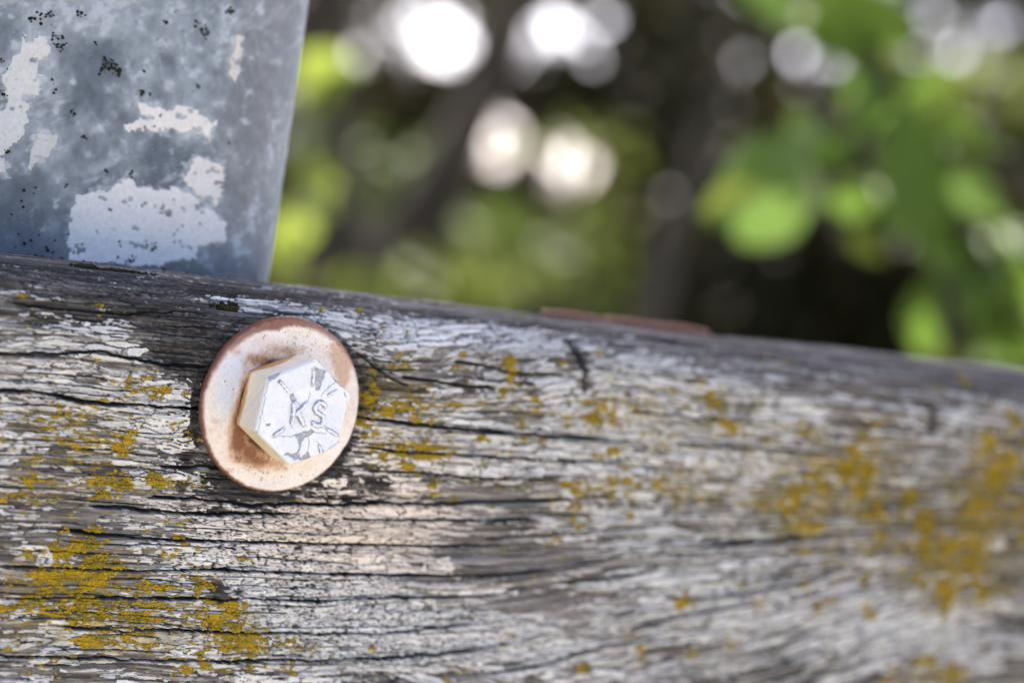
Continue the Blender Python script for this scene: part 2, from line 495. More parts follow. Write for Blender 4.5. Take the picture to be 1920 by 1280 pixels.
    # ---- what covers the wood where
    mildew_shade_w = blobs([(150, 530, 260, 50, .3), (380, 640, 60, 60, .5), (560, 575, 120, 18, .4), (60, 560, 160, 60, .25), (240, 600, 150, 70, .42), (330, 660, 60, 60, .7), (395, 690, 40, 50, .6), (350, 820, 22, 110, .8), (420, 900, 60, 28, .75), (520, 935, 140, 16, .65),
                  (640, 900, 50, 30, .62), (700, 700, 45, 40, .6), (690, 760, 20, 30, .7), (700, 650, 30, 30, .4), (715, 905, 30, 14, .8), (690, 940, 60, 14, .45), (420, 560, 130, 40, .35),
                  (600, 570, 150, 30, .25), (830, 610, 160, 40, .2), (1000, 610, 200, 30, .12), (400, 1100, 50, 28, .8), (430, 1125, 30, 20, .7), (600, 1110, 18, 12, .6), (380, 985, 45, 22, .45),
                  (480, 960, 110, 12, .55), (1095, 690, 26, 34, .5), (1400, 660, 240, 24, .2), (1700, 690, 260, 28, .25), (1750, 790, 14, 20, .4), (200, 690, 130, 26, .25), (1310, 790, 60, 18, .3),
                  (1300, 1000, 70, 30, .3), (1460, 1090, 90, 20, .4), (1500, 1240, 100, 26, .35), (640, 840, 20, 40, .5)])
    top = sstep(18, 34, T)
    gran = noise(X / 1.5, G / 0.6, 64) * .6 + noise(X / .7, G / .38, 65) * .5
    mildew_shade_w = mildew_shade_w + 0.03 * top + 0.07 * sstep(10, 22, T) + 0.22 * broad * (0.4 + 0.6 * sstep(5, 20, T)) + .34 * np.exp(-((np.hypot(X, T) - 22.6) / 1.9) ** 2) + 0.16 * spotty + 0.22 * streak + 0.02  # mildew and dirt, plus the washer's contact shade painted in as a ring
    mildew_shade = sstep(0.42, 0.62, mildew_shade_w + 0.40 * gran + .10 * tiny)

    pw = blobs([(520, 1010, 230, 70, .75), (560, 1110, 260, 60, .6), (560, 1210, 300, 50, .6), (700, 980, 180, 60, .45), (760, 830, 130, 60, .5), (950, 850, 230, 60, .5), (1150, 760, 200, 80, .45),
                (330, 740, 80, 30, .55), (310, 800, 70, 40, .55), (330, 890, 60, 22, .5), (230, 740, 150, 60, .3), (60, 760, 120, 60, .3), (80, 1040, 70, 30, .3), (100, 1200, 120, 40, .3),
                (1350, 830, 250, 120, .5), (1250, 1100, 200, 60, .4), (1500, 1170, 250, 90, .45), (1750, 1180, 200, 110, .5), (1800, 830, 150, 100, .3), (1000, 660, 250, 50, .35), (760, 650, 120, 40, .4),
                (560, 600, 160, 30, .25), (1100, 960, 300, 50, .3), (900, 1180, 250, 60, .5), (1100, 1240, 260, 50, .4), (150, 1000, 220, 220, .14), (1400, 1000, 300, 160, .12), (160, 640, 160, 60, .18)]) - 0.16 * top + .02 * sstep(8, 20, T) - .10 * sstep(60, 160, X) * sstep(12, 22, T)
    pw = pw - .10 * sstep(40, 95, X)
    fine_zone = np.clip(blobs([(540, 990, 200, 90, 1.0), (560, 1120, 250, 70, 1.0), (620, 1210, 240, 40, .7), (740, 640, 90, 50, .6)]), 0, 1)
    bare = blobs([(180, 1090, 200, 60, .35), (230, 980, 120, 50, .35), (900, 930, 130, 20, .5), (950, 1050, 150, 24, .5), (1000, 1130, 160, 30, .3), (780, 1085, 70, 10, .5), (900, 1000, 100, 14, .3), (640, 1055, 50, 12, .2)])

    # big paint flakes, longer and taller towards the right end
    Xf = np.where(X < 45, X, 45 + (X - 45) * .62)
    Gf = (G + 20) * (1 - .34 * sstep(30, 120, X)) - 20
    e1, id1, r1 = cells(Xf / 9.0 + 0.35 * noise(X / 6, G / 1.5, 101), Gf / 1.6 + 0.3 * noise(X / 4, G / 2, 103), 105)
    on1 = (pw - bare + 0.16 * streak + 0.12 * broad + 0.10 * noise(X / 5, G / .8, 107)) > (0.02 + 0.64 * r1 + 0.5 * np.clip(mildew_shade_w - .3, 0, 1))
    edge1 = 0.10 + 0.07 * noise(X / 1.3, G / .5, 109)
    flake = on1 & (e1 > edge1) & (check < .5) & (crack < .15) & (layline < .5)
    # small alligatored flakes
    e2, id2, r2 = cells(X / 3.6 + 0.35 * noise(X / 2.5, G / .5, 111), G / 0.60 + 0.16 * noise(X / 2.6, G / 1, 113), 115)
    dens2 = pw * 0.8 - bare * 0.9 + 0.5 * fine_zone + 0.16 * streak + 0.10 * spotty - 0.75 * np.clip(mildew_shade_w - .25, 0, 1) + 0.08
    on2 = dens2 > (0.10 + 0.55 * r2)
    ew2 = 0.11 + 0.08 * noise(X / 4, G / 1.0, 117) + 0.07 * tiny
    small = on2 & (e2 > ew2) & (crack < .25)
    e3, id3, r3 = cells(Xf / 6.0 + 0.4 * noise(X / 5, G / .9, 211), Gf / 0.72 + 0.3 * noise(X / 3, G / 1.1, 213), 215)
    dens3 = .06 + pw * 1.0 - bare * 1.0 + 0.26 * streak + 0.14 * spotty + 0.12 * broad - 0.55 * np.clip(mildew_shade_w - .3, 0, 1) + 0.10
    on3 = (dens3 > (0.05 + 0.75 * r3 + .12 * gran)) | ((r3 < .16) & (gran > .05) & (mildew_shade_w > .3))
    strip = on3 & (e3 > 0.10 + .07 * noise(X / 1.5, G / .6, 217) + .05 * tiny) & (crack < .25)
    zone = fine_zone > (0.35 + 0.30 * noise(X / 6, G / 2.2, 119))
    gap = np.where(zone, on2 & ~small, on3 & (e3 < 0.07 + .04 * tiny))
    small = np.where(zone, small, strip) & (layline < .5)
    r2 = np.where(zone, r2, r3)
    fz = fine_zone > (0.45 + 0.35 * noise(X / 6, G / 2.2, 119))
    flake &= ~fz
    # thin worn film of paint left in the wood grain
    film = .62 * sstep(0.05, 0.60, dens2 + 0.35 * fine + 0.22 * gran) * (1 - mildew_shade) * 0.7 * ~gap * (1 - .7 * fine_zone)

    # named flakes: outlines traced on the plank
    named = [
        [(1003, 840), (1060, 837), (1180, 838), (1182, 858), (1100, 859), (1003, 855)],
        [(678, 803), (700, 792), (745, 798), (790, 815), (818, 832), (770, 837), (720, 822), (685, 813)],
        [(688, 866), (700, 850), (765, 850), (755, 878), (690, 880)], [(766, 852), (832, 860), (835, 876), (764, 877)],
        [(745, 910), (765, 905), (825, 909), (824, 932), (745, 929)],
        [(650, 955), (700, 948), (760, 953), (745, 972), (700, 972), (665, 965)], [(762, 953), (826, 948), (820, 974), (750, 972)],
        [(600, 1005), (700, 1000), (735, 1003), (720, 1021), (600, 1019)], [(735, 1008), (795, 1022), (722, 1022)],
        [(725, 1066), (790, 1062), (815, 1050), (848, 1046), (850, 1076), (725, 1077)],
        [(858, 1106), (920, 1104), (978, 1104), (978, 1118), (860, 1121)],
        [(1005, 1008), (1060, 1004), (1120, 1000), (1120, 1013), (1008, 1020)],
        [(806, 871), (900, 872), (898, 893), (810, 893)], [(902, 873), (1022, 874), (1022, 892), (900, 894)],
        [(800, 725), (870, 727), (870, 740), (802, 738)],
        [(435, 1263), (470, 1260), (540, 1264), (640, 1270), (640, 1288), (435, 1288)],
        [(308, 1216), (340, 1207), (375, 1205), (420, 1222), (402, 1236), (330, 1230)],
        [(60, 1042), (80, 1028), (110, 1036), (134, 1056), (120, 1063), (60, 1061)],
        [(285, 728), (360, 726), (362, 754), (295, 752)], [(270, 776), (362, 774), (355, 800), (300, 812), (265, 798)],
        [(290, 820), (350, 815), (362, 842), (330, 850), (288, 842)],
        [(240, 885), (330, 880), (390, 892), (360, 902), (250, 900)],
        [(1195, 1120), (1290, 1105), (1292, 1130), (1200, 1141)],
        [(880, 785), (960, 790), (966, 804), (885, 801)],
        [(1108, 722), (1180, 724), (1182, 738), (1110, 737)], [(1000, 716), (1082, 718), (1082, 732), (1002, 730)],
        [(1110, 752), (1190, 757), (1188, 784), (1112, 780)], [(1280, 850), (1350, 856), (1350, 880), (1284, 876)],
        [(1225, 905), (1252, 900), (1256, 920), (1230, 926)], 
        [(1010, 1204), (1090, 1190), (1100, 1202), (1015, 1214)],
        [(1105, 950), (1160, 950), (1160, 965), (1106, 966)], [(1190, 950), (1240, 951), (1240, 968), (1190, 967)],
        [(600, 900), (650, 895), (655, 912), (606, 915)],
        [(540, 1006), (556, 1000), (574, 1002), (572, 1014), (548, 1016)],
        [(660, 1040), (718, 1036), (720, 1070), (640, 1072)],
        [(1840, 1010), (1880, 1000), (1886, 1030), (1846, 1036)], [(120, 895), (165, 890), (160, 905), (122, 906)],
    ]
    big_id = np.where(flake, id1 % 2000000011, -1)
    wx, wt = X + 1.1 * noise(X / 4, T / 1.1, 120) + 0.5 * noise(X / 1.6, T / .8, 121) + .15 * noise(X / .5, T / .5, 122), T + 0.55 * noise(X / 3.5, T / 1.6, 123) + .16 * noise(X / .8, T / .5, 124)
    for k, poly in enumerate(named):
        pp = [P(*p) for p in poly]
        x0, x1 = min(p[0] for p in pp) - 2, max(p[0] for p in pp) + 2
        z0, z1 = min(p[1] for p in pp) - 2, max(p[1] for p in pp) + 2
        ci = np.where((xs > x0) & (xs < x1))[0]; ri = np.where((t_all > z0) & (t_all < z1))[0]
        if len(ci) == 0 or len(ri) == 0: continue
        sl = (slice(ri[0], ri[-1] + 1), slice(ci[0], ci[-1] + 1))
        inside = in_poly(pp, wx[sl], wt[sl]) & (crack[sl] < .1) & (check[sl] < .6) & (e1[sl] > .035)
        sub = big_id[sl]; sub[inside] = 10 ** 12 + k
    flake = big_id >= 0

    # ---- relief (mm)
    groove = 1 - sstep(-0.55, 0.05, ridges)
    h_wood = 0.45 * ridges + 0.35 * (saw - .5) - 0.9 * layline + 0.16 * fine + 0.06 * tiny - 0.5 * check - 0.22 * check2
    h_wood += 0.9 * fbm(X / 60, T / 25, 2, 131) + 0.22 * lip
    h_wood -= 0.35 * groove
    h_wood = h_wood * (0.55 + 0.45 * (T > -76))
    h_base = 0.35 * ridges + 0.9 * fbm(X / 60, T / 25, 2, 131) + 0.1 * lip
    hh = np.minimum(h_wood, h_wood + h)
    small_h = small & ~flake
    hh = np.where(small_h, np.maximum(hh, h_base * .6 + h_wood * .4 + 0.02) + 0.14 + 0.10 * (r2 - .5), hh)
    hh = np.where(mildew_shade > .5, hh + 0.16 * gran, hh)
    hh = hh - 0.22 * (gap & ~flake)
    # the washer has pressed itself into the wood
    rr = np.hypot(X, T)
    hh = np.where((rr < 23.5) & (T > -40) & (T < 40), np.minimum(hh, -0.25 + 0.1 * fine), hh)

    # ---- colours (linear)
    greyw = mix(mix(np.broadcast_to(rgb(.090, .078, .064), X.shape + (3,)), rgb(.262, .238, .208), sstep(-.45, .5, streak + .35 * fine + .5 * (layrand - .5))), rgb(.21, .172, .135), sstep(.1, .6, noise(X / 30, G / 6, 141)) * .55)
    greyw = mix(greyw, rgb(.42, .40, .375), sstep(.15, .6, fine + .25 * gran) * .55)
    greyw = mix(greyw, rgb(.050, .044, .040), np.clip(groove * .55 + sstep(-.1, -.55, fine + .2 * gran) * .6, 0, 1))
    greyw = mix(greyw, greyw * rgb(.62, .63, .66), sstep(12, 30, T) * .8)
    left_bl = 1 - sstep(-70, 60, X)
    greyw = mix(greyw, rgb(.37, .352, .348), np.clip(bare * 1.1, 0, .75) * (.75 + .25 * streak) * (1 - layline))
    creamc = mix(np.broadcast_to(rgb(.68, .665, .62), X.shape + (3,)), rgb(.74, .635, .52), np.clip(blobs([(620, 1000, 230, 70, 1.0), (760, 930, 160, 60, .8), (560, 940, 160, 24, .9), (900, 1060, 200, 50, .5), (760, 830, 110, 40, .4)]), 0, 1))
    creamc = creamc * (1 - .09 * sstep(30, 110, X))[..., None]
    creamc = creamc * (0.92 + 0.10 * broad + 0.08 * spotty)[..., None]
    colr = mix(greyw, creamc * .88, film * .8)
    colr = np.where(small_h[..., None], creamc * (0.86 + 0.34 * r2 + .05 * tiny)[..., None], colr)
    colr = mix(colr, rgb(.040, .035, .031), (gap & ~flake) * .9)
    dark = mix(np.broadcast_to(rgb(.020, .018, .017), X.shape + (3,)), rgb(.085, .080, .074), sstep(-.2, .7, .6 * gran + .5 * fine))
    colr = mix(colr, dark, mildew_shade * np.where(small_h & (r2 > .35), .25, .93))
    colr = mix(colr, rgb(.026, .022, .020), np.clip(np.maximum(np.maximum(crack, 0.8 * check), .95 * layline) + 0.35 * check2, 0, 1) * np.where(small_h & (crack < .3) & (layline < .4), .2, .92))
    # lichen: stain under the crumbs
    lich_list = [(110, 1090, 80, 32, 1.0), (165, 1085, 40, 34, .9), (420, 1155, 46, 32, 1.3), (375, 1085, 26, 26, 1.2), (195, 905, 60, 22, 1.0), (240, 830, 22, 60, .8), (110, 790, 80, 40, .7), (90, 850, 70, 30, .6),
        (55, 930, 46, 18, .9), (150, 1020, 45, 26, 1.1), (40, 1035, 30, 20, .7), (320, 1030, 46, 24, .8), (265, 1150, 50, 34, .9), (160, 1150, 90, 26, .75), (210, 1198, 70, 22, .9), (430, 1208, 50, 26, 1.1), (545, 1205, 70, 18, .7),
        (380, 1253, 100, 16, .9), (560, 1252, 60, 14, .6), (700, 1218, 30, 9, .8), (90, 1262, 60, 16, .6), (320, 1090, 80, 20, .5), (520, 600 , 4, 3, .3), (465, 602, 24, 7, 1.2), (620, 615, 22, 7, .7), (655, 595, 14, 8, .6),
        (790, 835, 46, 20, 1.0), (745, 765, 75, 24, .8), (760, 848, 90, 12, .8), (690, 770, 30, 40, .5), (800, 905, 30, 14, .9), (850, 935, 24, 10, .6), (755, 690, 20, 22, .6), (720, 660, 16, 12, .6), (880, 715, 14, 12, .7), (905, 745, 16, 10, .6), (860, 760, 30, 14, .5),
        (700, 740, 40, 14, .6), (1135, 690, 16, 10, .9), (1050, 655, 14, 8, .5), (920, 630, 14, 8, .5), (1000, 772, 50, 10, .5), (1110, 760, 60, 20, .6), (1150, 790, 40, 14, .5), (1060, 795, 40, 10, .6), (960, 690, 16, 9, .5), (1180, 710, 14, 10, .5),
        (1340, 745, 26, 26, .7), (1380, 705, 14, 10, .6), (1470, 712, 14, 16, .8), (1235, 820, 24, 26, .5), (1265, 930, 22, 26, .6), (1340, 930, 26, 16, .5), (1480, 945, 26, 46, 1.0), (1535, 905, 24, 40, .9), (1605, 880, 46, 60, .8), (1640, 800, 26, 20, .6),
        (1510, 785, 22, 18, .5), (1840, 970, 50, 60, .6), (1800, 1060, 60, 40, .55), (1870, 1120, 60, 40, .5), (1770, 1125, 22, 36, .8), (1900, 880, 40, 60, .45), (1700, 1000, 90, 60, .5), (1560, 1080, 60, 20, .4), (1370, 1195, 22, 14, .6), (1640, 1150, 24, 18, .5), (1750, 1260, 90, 26, .7), (1300, 1130, 40, 14, .4),
        (1860, 740, 30, 20, .4), (640, 1085, 26, 8, .45), (640, 950, 30, 8, .25), (90, 492, 26, 5, 1.0), (150, 497, 16, 4, .8), (200, 580, 18, 9, .8), (40, 585, 16, 9, .8), (190, 600, 30, 8, .6), (230, 725, 26, 26, .7), (165, 675, 26, 12, .6), (340, 800, 26, 24, .6), (360, 705, 14, 8, .4),
        (395, 560, 14, 8, .5), (440, 575, 8, 4, .6), (290, 560, 8, 4, .5), (600, 1110, 50, 12, .35), (1010, 900, 80, 12, .35), (1180, 905, 70, 14, .45), (1130, 930, 60, 12, .5), (1420, 1010, 60, 20, .35), (470, 1010, 30, 8, .15), (310, 905, 40, 14, .8), (520, 1100, 20, 6, .5), (905, 1240, 60, 12, .5), (820, 1270, 60, 12, .6)]
    for _ in range(150):
        lich_list.append((RNG.uniform(930, 1930), RNG.uniform(670, 1290), RNG.uniform(9, 24), RNG.uniform(6, 26), RNG.uniform(.4, 1.0)))
    for _ in range(70):
        lich_list.append((RNG.uniform(-20, 500), RNG.uniform(680, 1290), RNG.uniform(8, 34), RNG.uniform(5, 15), RNG.uniform(.5, 1.0)))
    for _ in range(40):
        lich_list.append((RNG.uniform(660, 960), RNG.uniform(590, 960), RNG.uniform(6, 20), RNG.uniform(4, 10), RNG.uniform(.5, 1.0)))
    lm = blobs(lich_list)
    lich = np.minimum(lm, 1.05) * (0.46 + 0.48 * fbm(X / 3.4, T / 1.9, 3, 151)) + 0.44 * fbm(X / 1.7, T / .95, 3, 161) + 0.30 * gran - 0.03 + 0.06 * noise(X / 30, T / 20, 163) - .10 * top
    wide_l = blobs([(120, 800, 170, 80, .9), (150, 1080, 220, 90, 1.0), (200, 1190, 260, 60, .9), (80, 920, 140, 60, .7), (430, 1180, 120, 60, .8), (560, 1225, 120, 30, .5), (760, 760, 120, 50, .9), (760, 840, 120, 40, .9), (720, 690, 90, 50, .6), (850, 900, 120, 30, .6), (1000, 770, 160, 40, .55), (1150, 740, 120, 50, .6), (1120, 920, 160, 24, .6),
        (1360, 760, 140, 60, .5), (1300, 920, 120, 40, .5), (1500, 930, 90, 70, .8), (1610, 880, 90, 90, .9), (1850, 980, 180, 130, .95), (1780, 1090, 160, 70, .85), (1560, 1040, 150, 40, .4), (1880, 850, 100, 80, .7), (1750, 1250, 160, 50, .8), (1400, 1180, 100, 30, .4), (820, 1260, 120, 24, .5), (1180, 850, 260, 140, .42), (1420, 900, 220, 160, .38), (300, 900, 90, 40, .6), (240, 700, 120, 50, .5)])
    film_l = sstep(.32, .95, np.minimum(wide_l, 1.1) * (.62 + .45 * fbm(X / 5, T / 3, 3, 191)) + .30 * fbm(X / 1.6, G / .8, 3, 193) + .22 * gran) * (crack < .4) * (layline < .6)
    lich = lich + .20 * np.minimum(wide_l, 1)
    lich = np.where(crack > .4, 0, lich)
    stain = sstep(0.30, 0.66, lich)
    under = mix(np.broadcast_to(rgb(.17, .130, .026), X.shape + (3,)), rgb(.36, .25, .03), sstep(-.4, .5, spotty))
    colr = mix(colr, under * 1.1, film_l * .62)
    colr = mix(colr, under, stain * .80)
    hh = hh + 0.18 * stain * (0.5 + 0.5 * tiny)
    # behind and below: plain grey wood
    colr[T < -76] = rgb(.2, .18, .165)

    def place(hgt, rows=slice(None), cols=slice(None)):
        hgt = hgt * MM
        V = np.empty(hgt.shape + (3,), np.float32)
        V[..., 0] = X[rows, cols] * MM
        V[..., 1] = Py[rows][:, None] * MM + Ny[rows][:, None] * hgt
        V[..., 2] = Pz[rows][:, None] * MM + Nz[rows][:, None] * hgt
        return V

    edge_fade = np.ones(nt, np.float32); edge_fade[t_all < -76] = 0.3
    edge_fade[-3:] = .2
    V = place(hh * edge_fade[:, None]).reshape(-1, 3)
    F = grid_faces(nt, nx, wrap_r=True)
    n0 = len(V)
    V = np.concatenate([V, np.array([[xs[0] * MM, .021, -.04], [xs[-1] * MM, .021, -.04]], np.float32)])
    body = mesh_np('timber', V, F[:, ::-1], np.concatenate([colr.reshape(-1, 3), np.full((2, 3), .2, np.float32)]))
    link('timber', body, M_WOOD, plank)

    # ---- separate paint flakes: the largest each a piece of its own, the rest one part
    vis_c = np.where((xs > -80) & (xs < 282))[0]
    dxs = np.gradient(xs)
    area_w = (dxs[None, :] * np.gradient(t_all)[:, None])
    fl = np.where((big_id >= 0) & (X > -79) & (X < 280) & (T > -75) & (T < 34) & (rr > 24), big_id, -1)
    ids, inv = np.unique(fl.ravel(), return_inverse=True)
    areas = np.bincount(inv, weights=area_w.ravel().clip(0))
    order = [i for i in np.argsort(-areas) if ids[i] >= 0 and areas[i] > 0.5]
    srt = np.argsort(inv, kind='stable')
    starts = np.searchsorted(inv[srt], np.arange(len(ids) + 1))
    h_fl = h_base * .75 + h_wood * .25

    def flake_mesh(sel, lift, tint):
        r, c = sel // nx, sel % nx
        r0, c0 = r.min(), c.min()
        nr, nc = r.max() - r0 + 1, c.max() - c0 + 1
        mk = np.zeros((nr, nc), bool); mk[r - r0, c - c0] = True
        q = mk[:-1, :-1] & mk[1:, :-1] & mk[:-1, 1:] & mk[1:, 1:]
        if q.sum() < 2: return None
        rows, cols = slice(r0, r0 + nr), slice(c0, c0 + nc)
        use = np.zeros((nr, nc), bool)
        use[:-1, :-1] |= q; use[1:, :-1] |= q; use[:-1, 1:] |= q; use[1:, 1:] |= q
        # rim = used vertices that do not touch four used quads
        cnt = np.zeros((nr, nc), int)
        cnt[:-1, :-1] += q; cnt[1:, :-1] += q; cnt[:-1, 1:] += q; cnt[1:, 1:] += q
        rim = use & (cnt < 4)
        # soft distance from the rim for a slightly curled edge
        hb = np.maximum(h_fl[rows, cols], hh[rows, cols] + .05)
        hi = hb + lift * np.where(rim, 1.25, 1.0)
        lo = hb - 0.35
        top_v, low_v = place(hi, rows, cols), place(lo, rows, cols)
        num = -np.ones((nr, nc), int)
        num[use] = np.arange(use.sum())
        nu = int(use.sum())
        qr, qc = np.nonzero(q)
        f = np.stack([num[qr, qc], num[qr + 1, qc], num[qr + 1, qc + 1], num[qr, qc + 1]], -1)
        # border edges -> skirt
        e = np.concatenate([f[:, [0, 1]], f[:, [1, 2]], f[:, [2, 3]], f[:, [3, 0]]])
        keyf = e[:, 0] * nu + e[:, 1]; keyb = e[:, 1] * nu + e[:, 0]
        bd = e[~np.isin(keyf, keyb)]
        rim_i = np.unique(bd)
        remap = -np.ones(nu, int); remap[rim_i] = nu + np.arange(len(rim_i))
        sk = np.stack([bd[:, 1], bd[:, 0], remap[bd[:, 0]], remap[bd[:, 1]]], -1)
        verts = np.concatenate([top_v[use], low_v[use][rim_i]])
        cl = (creamc[rows, cols][use] * tint * (0.97 + .12 * noise(X[rows, cols][use] / 1.5, T[rows, cols][use] / .8, 171))[:, None])
        st = stain[rows, cols][use]
        cl = mix(cl, under[rows, cols][use], np.clip(st * .75 + film_l[rows, cols][use] * .5, 0, 1))
        cl = np.concatenate([cl, cl[rim_i] * .45])
        return verts, np.concatenate([f, sk]), cl
    rest_v, rest_f, rest_c, off, made = [], [], [], 0, 0
    for i in order:
        sel = srt[starts[i]:starts[i + 1]]
        nmd = ids[i] >= 10 ** 12
        rnd = (int(ids[i]) * 7919 % 1000) / 1000
        out = flake_mesh(sel, 0.16 + 0.14 * rnd, (1.08 if nmd else 0.86 + 0.28 * rnd))
        if out is None: continue
        if made < 260 and areas[i] > 2.0:
            link('paint_flake', mesh_np('paint_flake', *out), M_FLAKE, plank)
            made += 1
        else:
            rest_v.append(out[0]); rest_f.append(out[1] + off); rest_c.append(out[2]); off += len(out[0])
    if rest_v:
        o = link('paint_chips', mesh_np('paint_chips', np.concatenate(rest_v), np.concatenate(rest_f), np.concatenate(rest_c)), M_FLAKE, plank)
        tag(o, kind='stuff')

    # ---- lichen crumbs: many small lobed grains standing on the wood
    def crumbs(name, weight, count, size, cols, mat, flat=0.7):
        w = (weight * area_w).ravel().clip(0).astype(np.float64)
        if w.sum() <= 0: return
        pick = RNG.choice(w.size, count, p=w / w.sum())
        r, c = pick // nx, pick % nx
        g = 1.618034
        ico = np.array([(-1, g, 0), (1, g, 0), (-1, -g, 0), (1, -g, 0), (0, -1, g), (0, 1, g), (0, -1, -g), (0, 1, -g), (g, 0, -1), (g, 0, 1), (-g, 0, -1), (-g, 0, 1)], float) / 1.902
        icf = np.array([(0, 11, 5), (0, 5, 1), (0, 1, 7), (0, 7, 10), (0, 10, 11), (1, 5, 9), (5, 11, 4), (11, 10, 2), (10, 7, 6), (7, 1, 8), (3, 9, 4), (3, 4, 2), (3, 2, 6), (3, 6, 8), (3, 8, 9), (4, 9, 5), (2, 4, 11), (6, 2, 10), (8, 6, 7), (9, 8, 1)])
        s = size * (0.5 + RNG.random(count) ** 2 * 1.0)
        base = np.stack([xs[c] + RNG.normal(0, .15, count), Py[r], Pz[r]], -1)
        nrm = np.stack([np.zeros(count), Ny[r], Nz[r]], -1)
        base += nrm * (hh[r, c] + s * 0.25 + np.where(fl[r, c] >= 0, .25, 0))[:, None]
        jit = 1 + RNG.uniform(-.35, .35, (count, 12, 1))
        ang = RNG.random(count) * 6.283
        ca, sa = np.cos(ang)[:, None], np.sin(ang)[:, None]
        lx = ico[None, :, 0] * ca - ico[None, :, 1] * sa
        ly = ico[None, :, 0] * sa + ico[None, :, 1] * ca
        tang = np.stack([np.zeros(count), Nz[r], -Ny[r]], -1)
        off = (lx[..., None] * np.array([1.0, 0, 0]) * 1.15 + ly[..., None] * tang[:, None, :] + ico[None, :, 2, None] * flat * nrm[:, None, :])
        vv = base[:, None, :] + off * s[:, None, None] * jit
        ff = (icf[None] + 12 * np.arange(count)[:, None, None]).reshape(-1, 3)
        t = np.clip(RNG.random(count)[:, None] * .7 + .35 * noise(xs[c] / 3.0, t_all[r] / 2.0, 197)[:, None] + .12, 0, 1)
        cc = cols[0] * (1 - t) + cols[1] * t
        cc = np.repeat(cc, 12, 0)
        o = link(name, mesh_np(name, vv.reshape(-1, 3) * MM, ff, cc), mat, plank)
        tag(o, kind='stuff')
    view = (X > -79) & (X < 275) & (T > -74) & (T < 60) & (rr > 21.5)
    lw = sstep(0.44, 0.85, lich) * view
    crumbs('lichen', lw * np.where(np.abs(X) < 75, 1.0, .45), 60000, 0.23, (rgb(.19, .150, .020), rgb(.53, .335, .018)), M_LICHEN)
    mw = blobs([(262, 512, 16, 3, .6), (300, 515, 20, 4, 1.0), (335, 520, 12, 3, .5), (220, 504, 20, 3, .4), (440, 606, 20, 6, .5)]) * view
    mw = mw + .22 * np.exp(-((T - 58) / 3.0) ** 2) * (X > -79) * (X < 14) * np.clip(.5 + noise(X / 5, T / 2, 199), 0, 1)
    crumbs('moss', mw ** 2, 3200, 0.42, (rgb(.012, .012, .008), rgb(.05, .045, .02)), M_LICHEN, 1.0)
    return plank
build_plank()

# ------------------------------------------------------------------ generic: cut a raised patch out of a grid
def patch_from_mask(mk, lo, hi, col):
    """mk (nr,nc) bool; lo/hi (nr,nc,3) lower and upper surface; returns verts, quads, colours with a skirt"""
    q = mk[:-1, :-1] & mk[1:, :-1] & mk[:-1, 1:] & mk[1:, 1:]
    use = np.zeros(mk.shape, bool)
    use[:-1, :-1] |= q; use[1:, :-1] |= q; use[:-1, 1:] |= q; use[1:, 1:] |= q
    nu = int(use.sum())
    num = -np.ones(mk.shape, int); num[use] = np.arange(nu)
    qr, qc = np.nonzero(q)
    f = np.stack([num[qr, qc], num[qr, qc + 1], num[qr + 1, qc + 1], num[qr + 1, qc]], -1)
    e = np.concatenate([f[:, [0, 1]], f[:, [1, 2]], f[:, [2, 3]], f[:, [3, 0]]])
    bd = e[~np.isin(e[:, 0] * nu + e[:, 1], e[:, 1] * nu + e[:, 0])]
    rim = np.unique(bd)
    rem = -np.ones(nu, int); rem[rim] = nu + np.arange(len(rim))
    sk = np.stack([bd[:, 1], bd[:, 0], rem[bd[:, 0]], rem[bd[:, 1]]], -1)
    c = col[use]
    return np.concatenate([hi[use], lo[use][rim]]), np.concatenate([f, sk]), np.concatenate([c, c[rim] * .6])

ICO = np.array([(-1, 1.618, 0), (1, 1.618, 0), (-1, -1.618, 0), (1, -1.618, 0), (0, -1, 1.618), (0, 1, 1.618), (0, -1, -1.618), (0, 1, -1.618), (1.618, 0, -1), (1.618, 0, 1), (-1.618, 0, -1), (-1.618, 0, 1)], float) / 1.902
ICOF = np.array([(0, 11, 5), (0, 5, 1), (0, 1, 7), (0, 7, 10), (0, 10, 11), (1, 5, 9), (5, 11, 4), (11, 10, 2), (10, 7, 6), (7, 1, 8), (3, 9, 4), (3, 4, 2), (3, 2, 6), (3, 6, 8), (3, 8, 9), (4, 9, 5), (2, 4, 11), (6, 2, 10), (8, 6, 7), (9, 8, 1)])

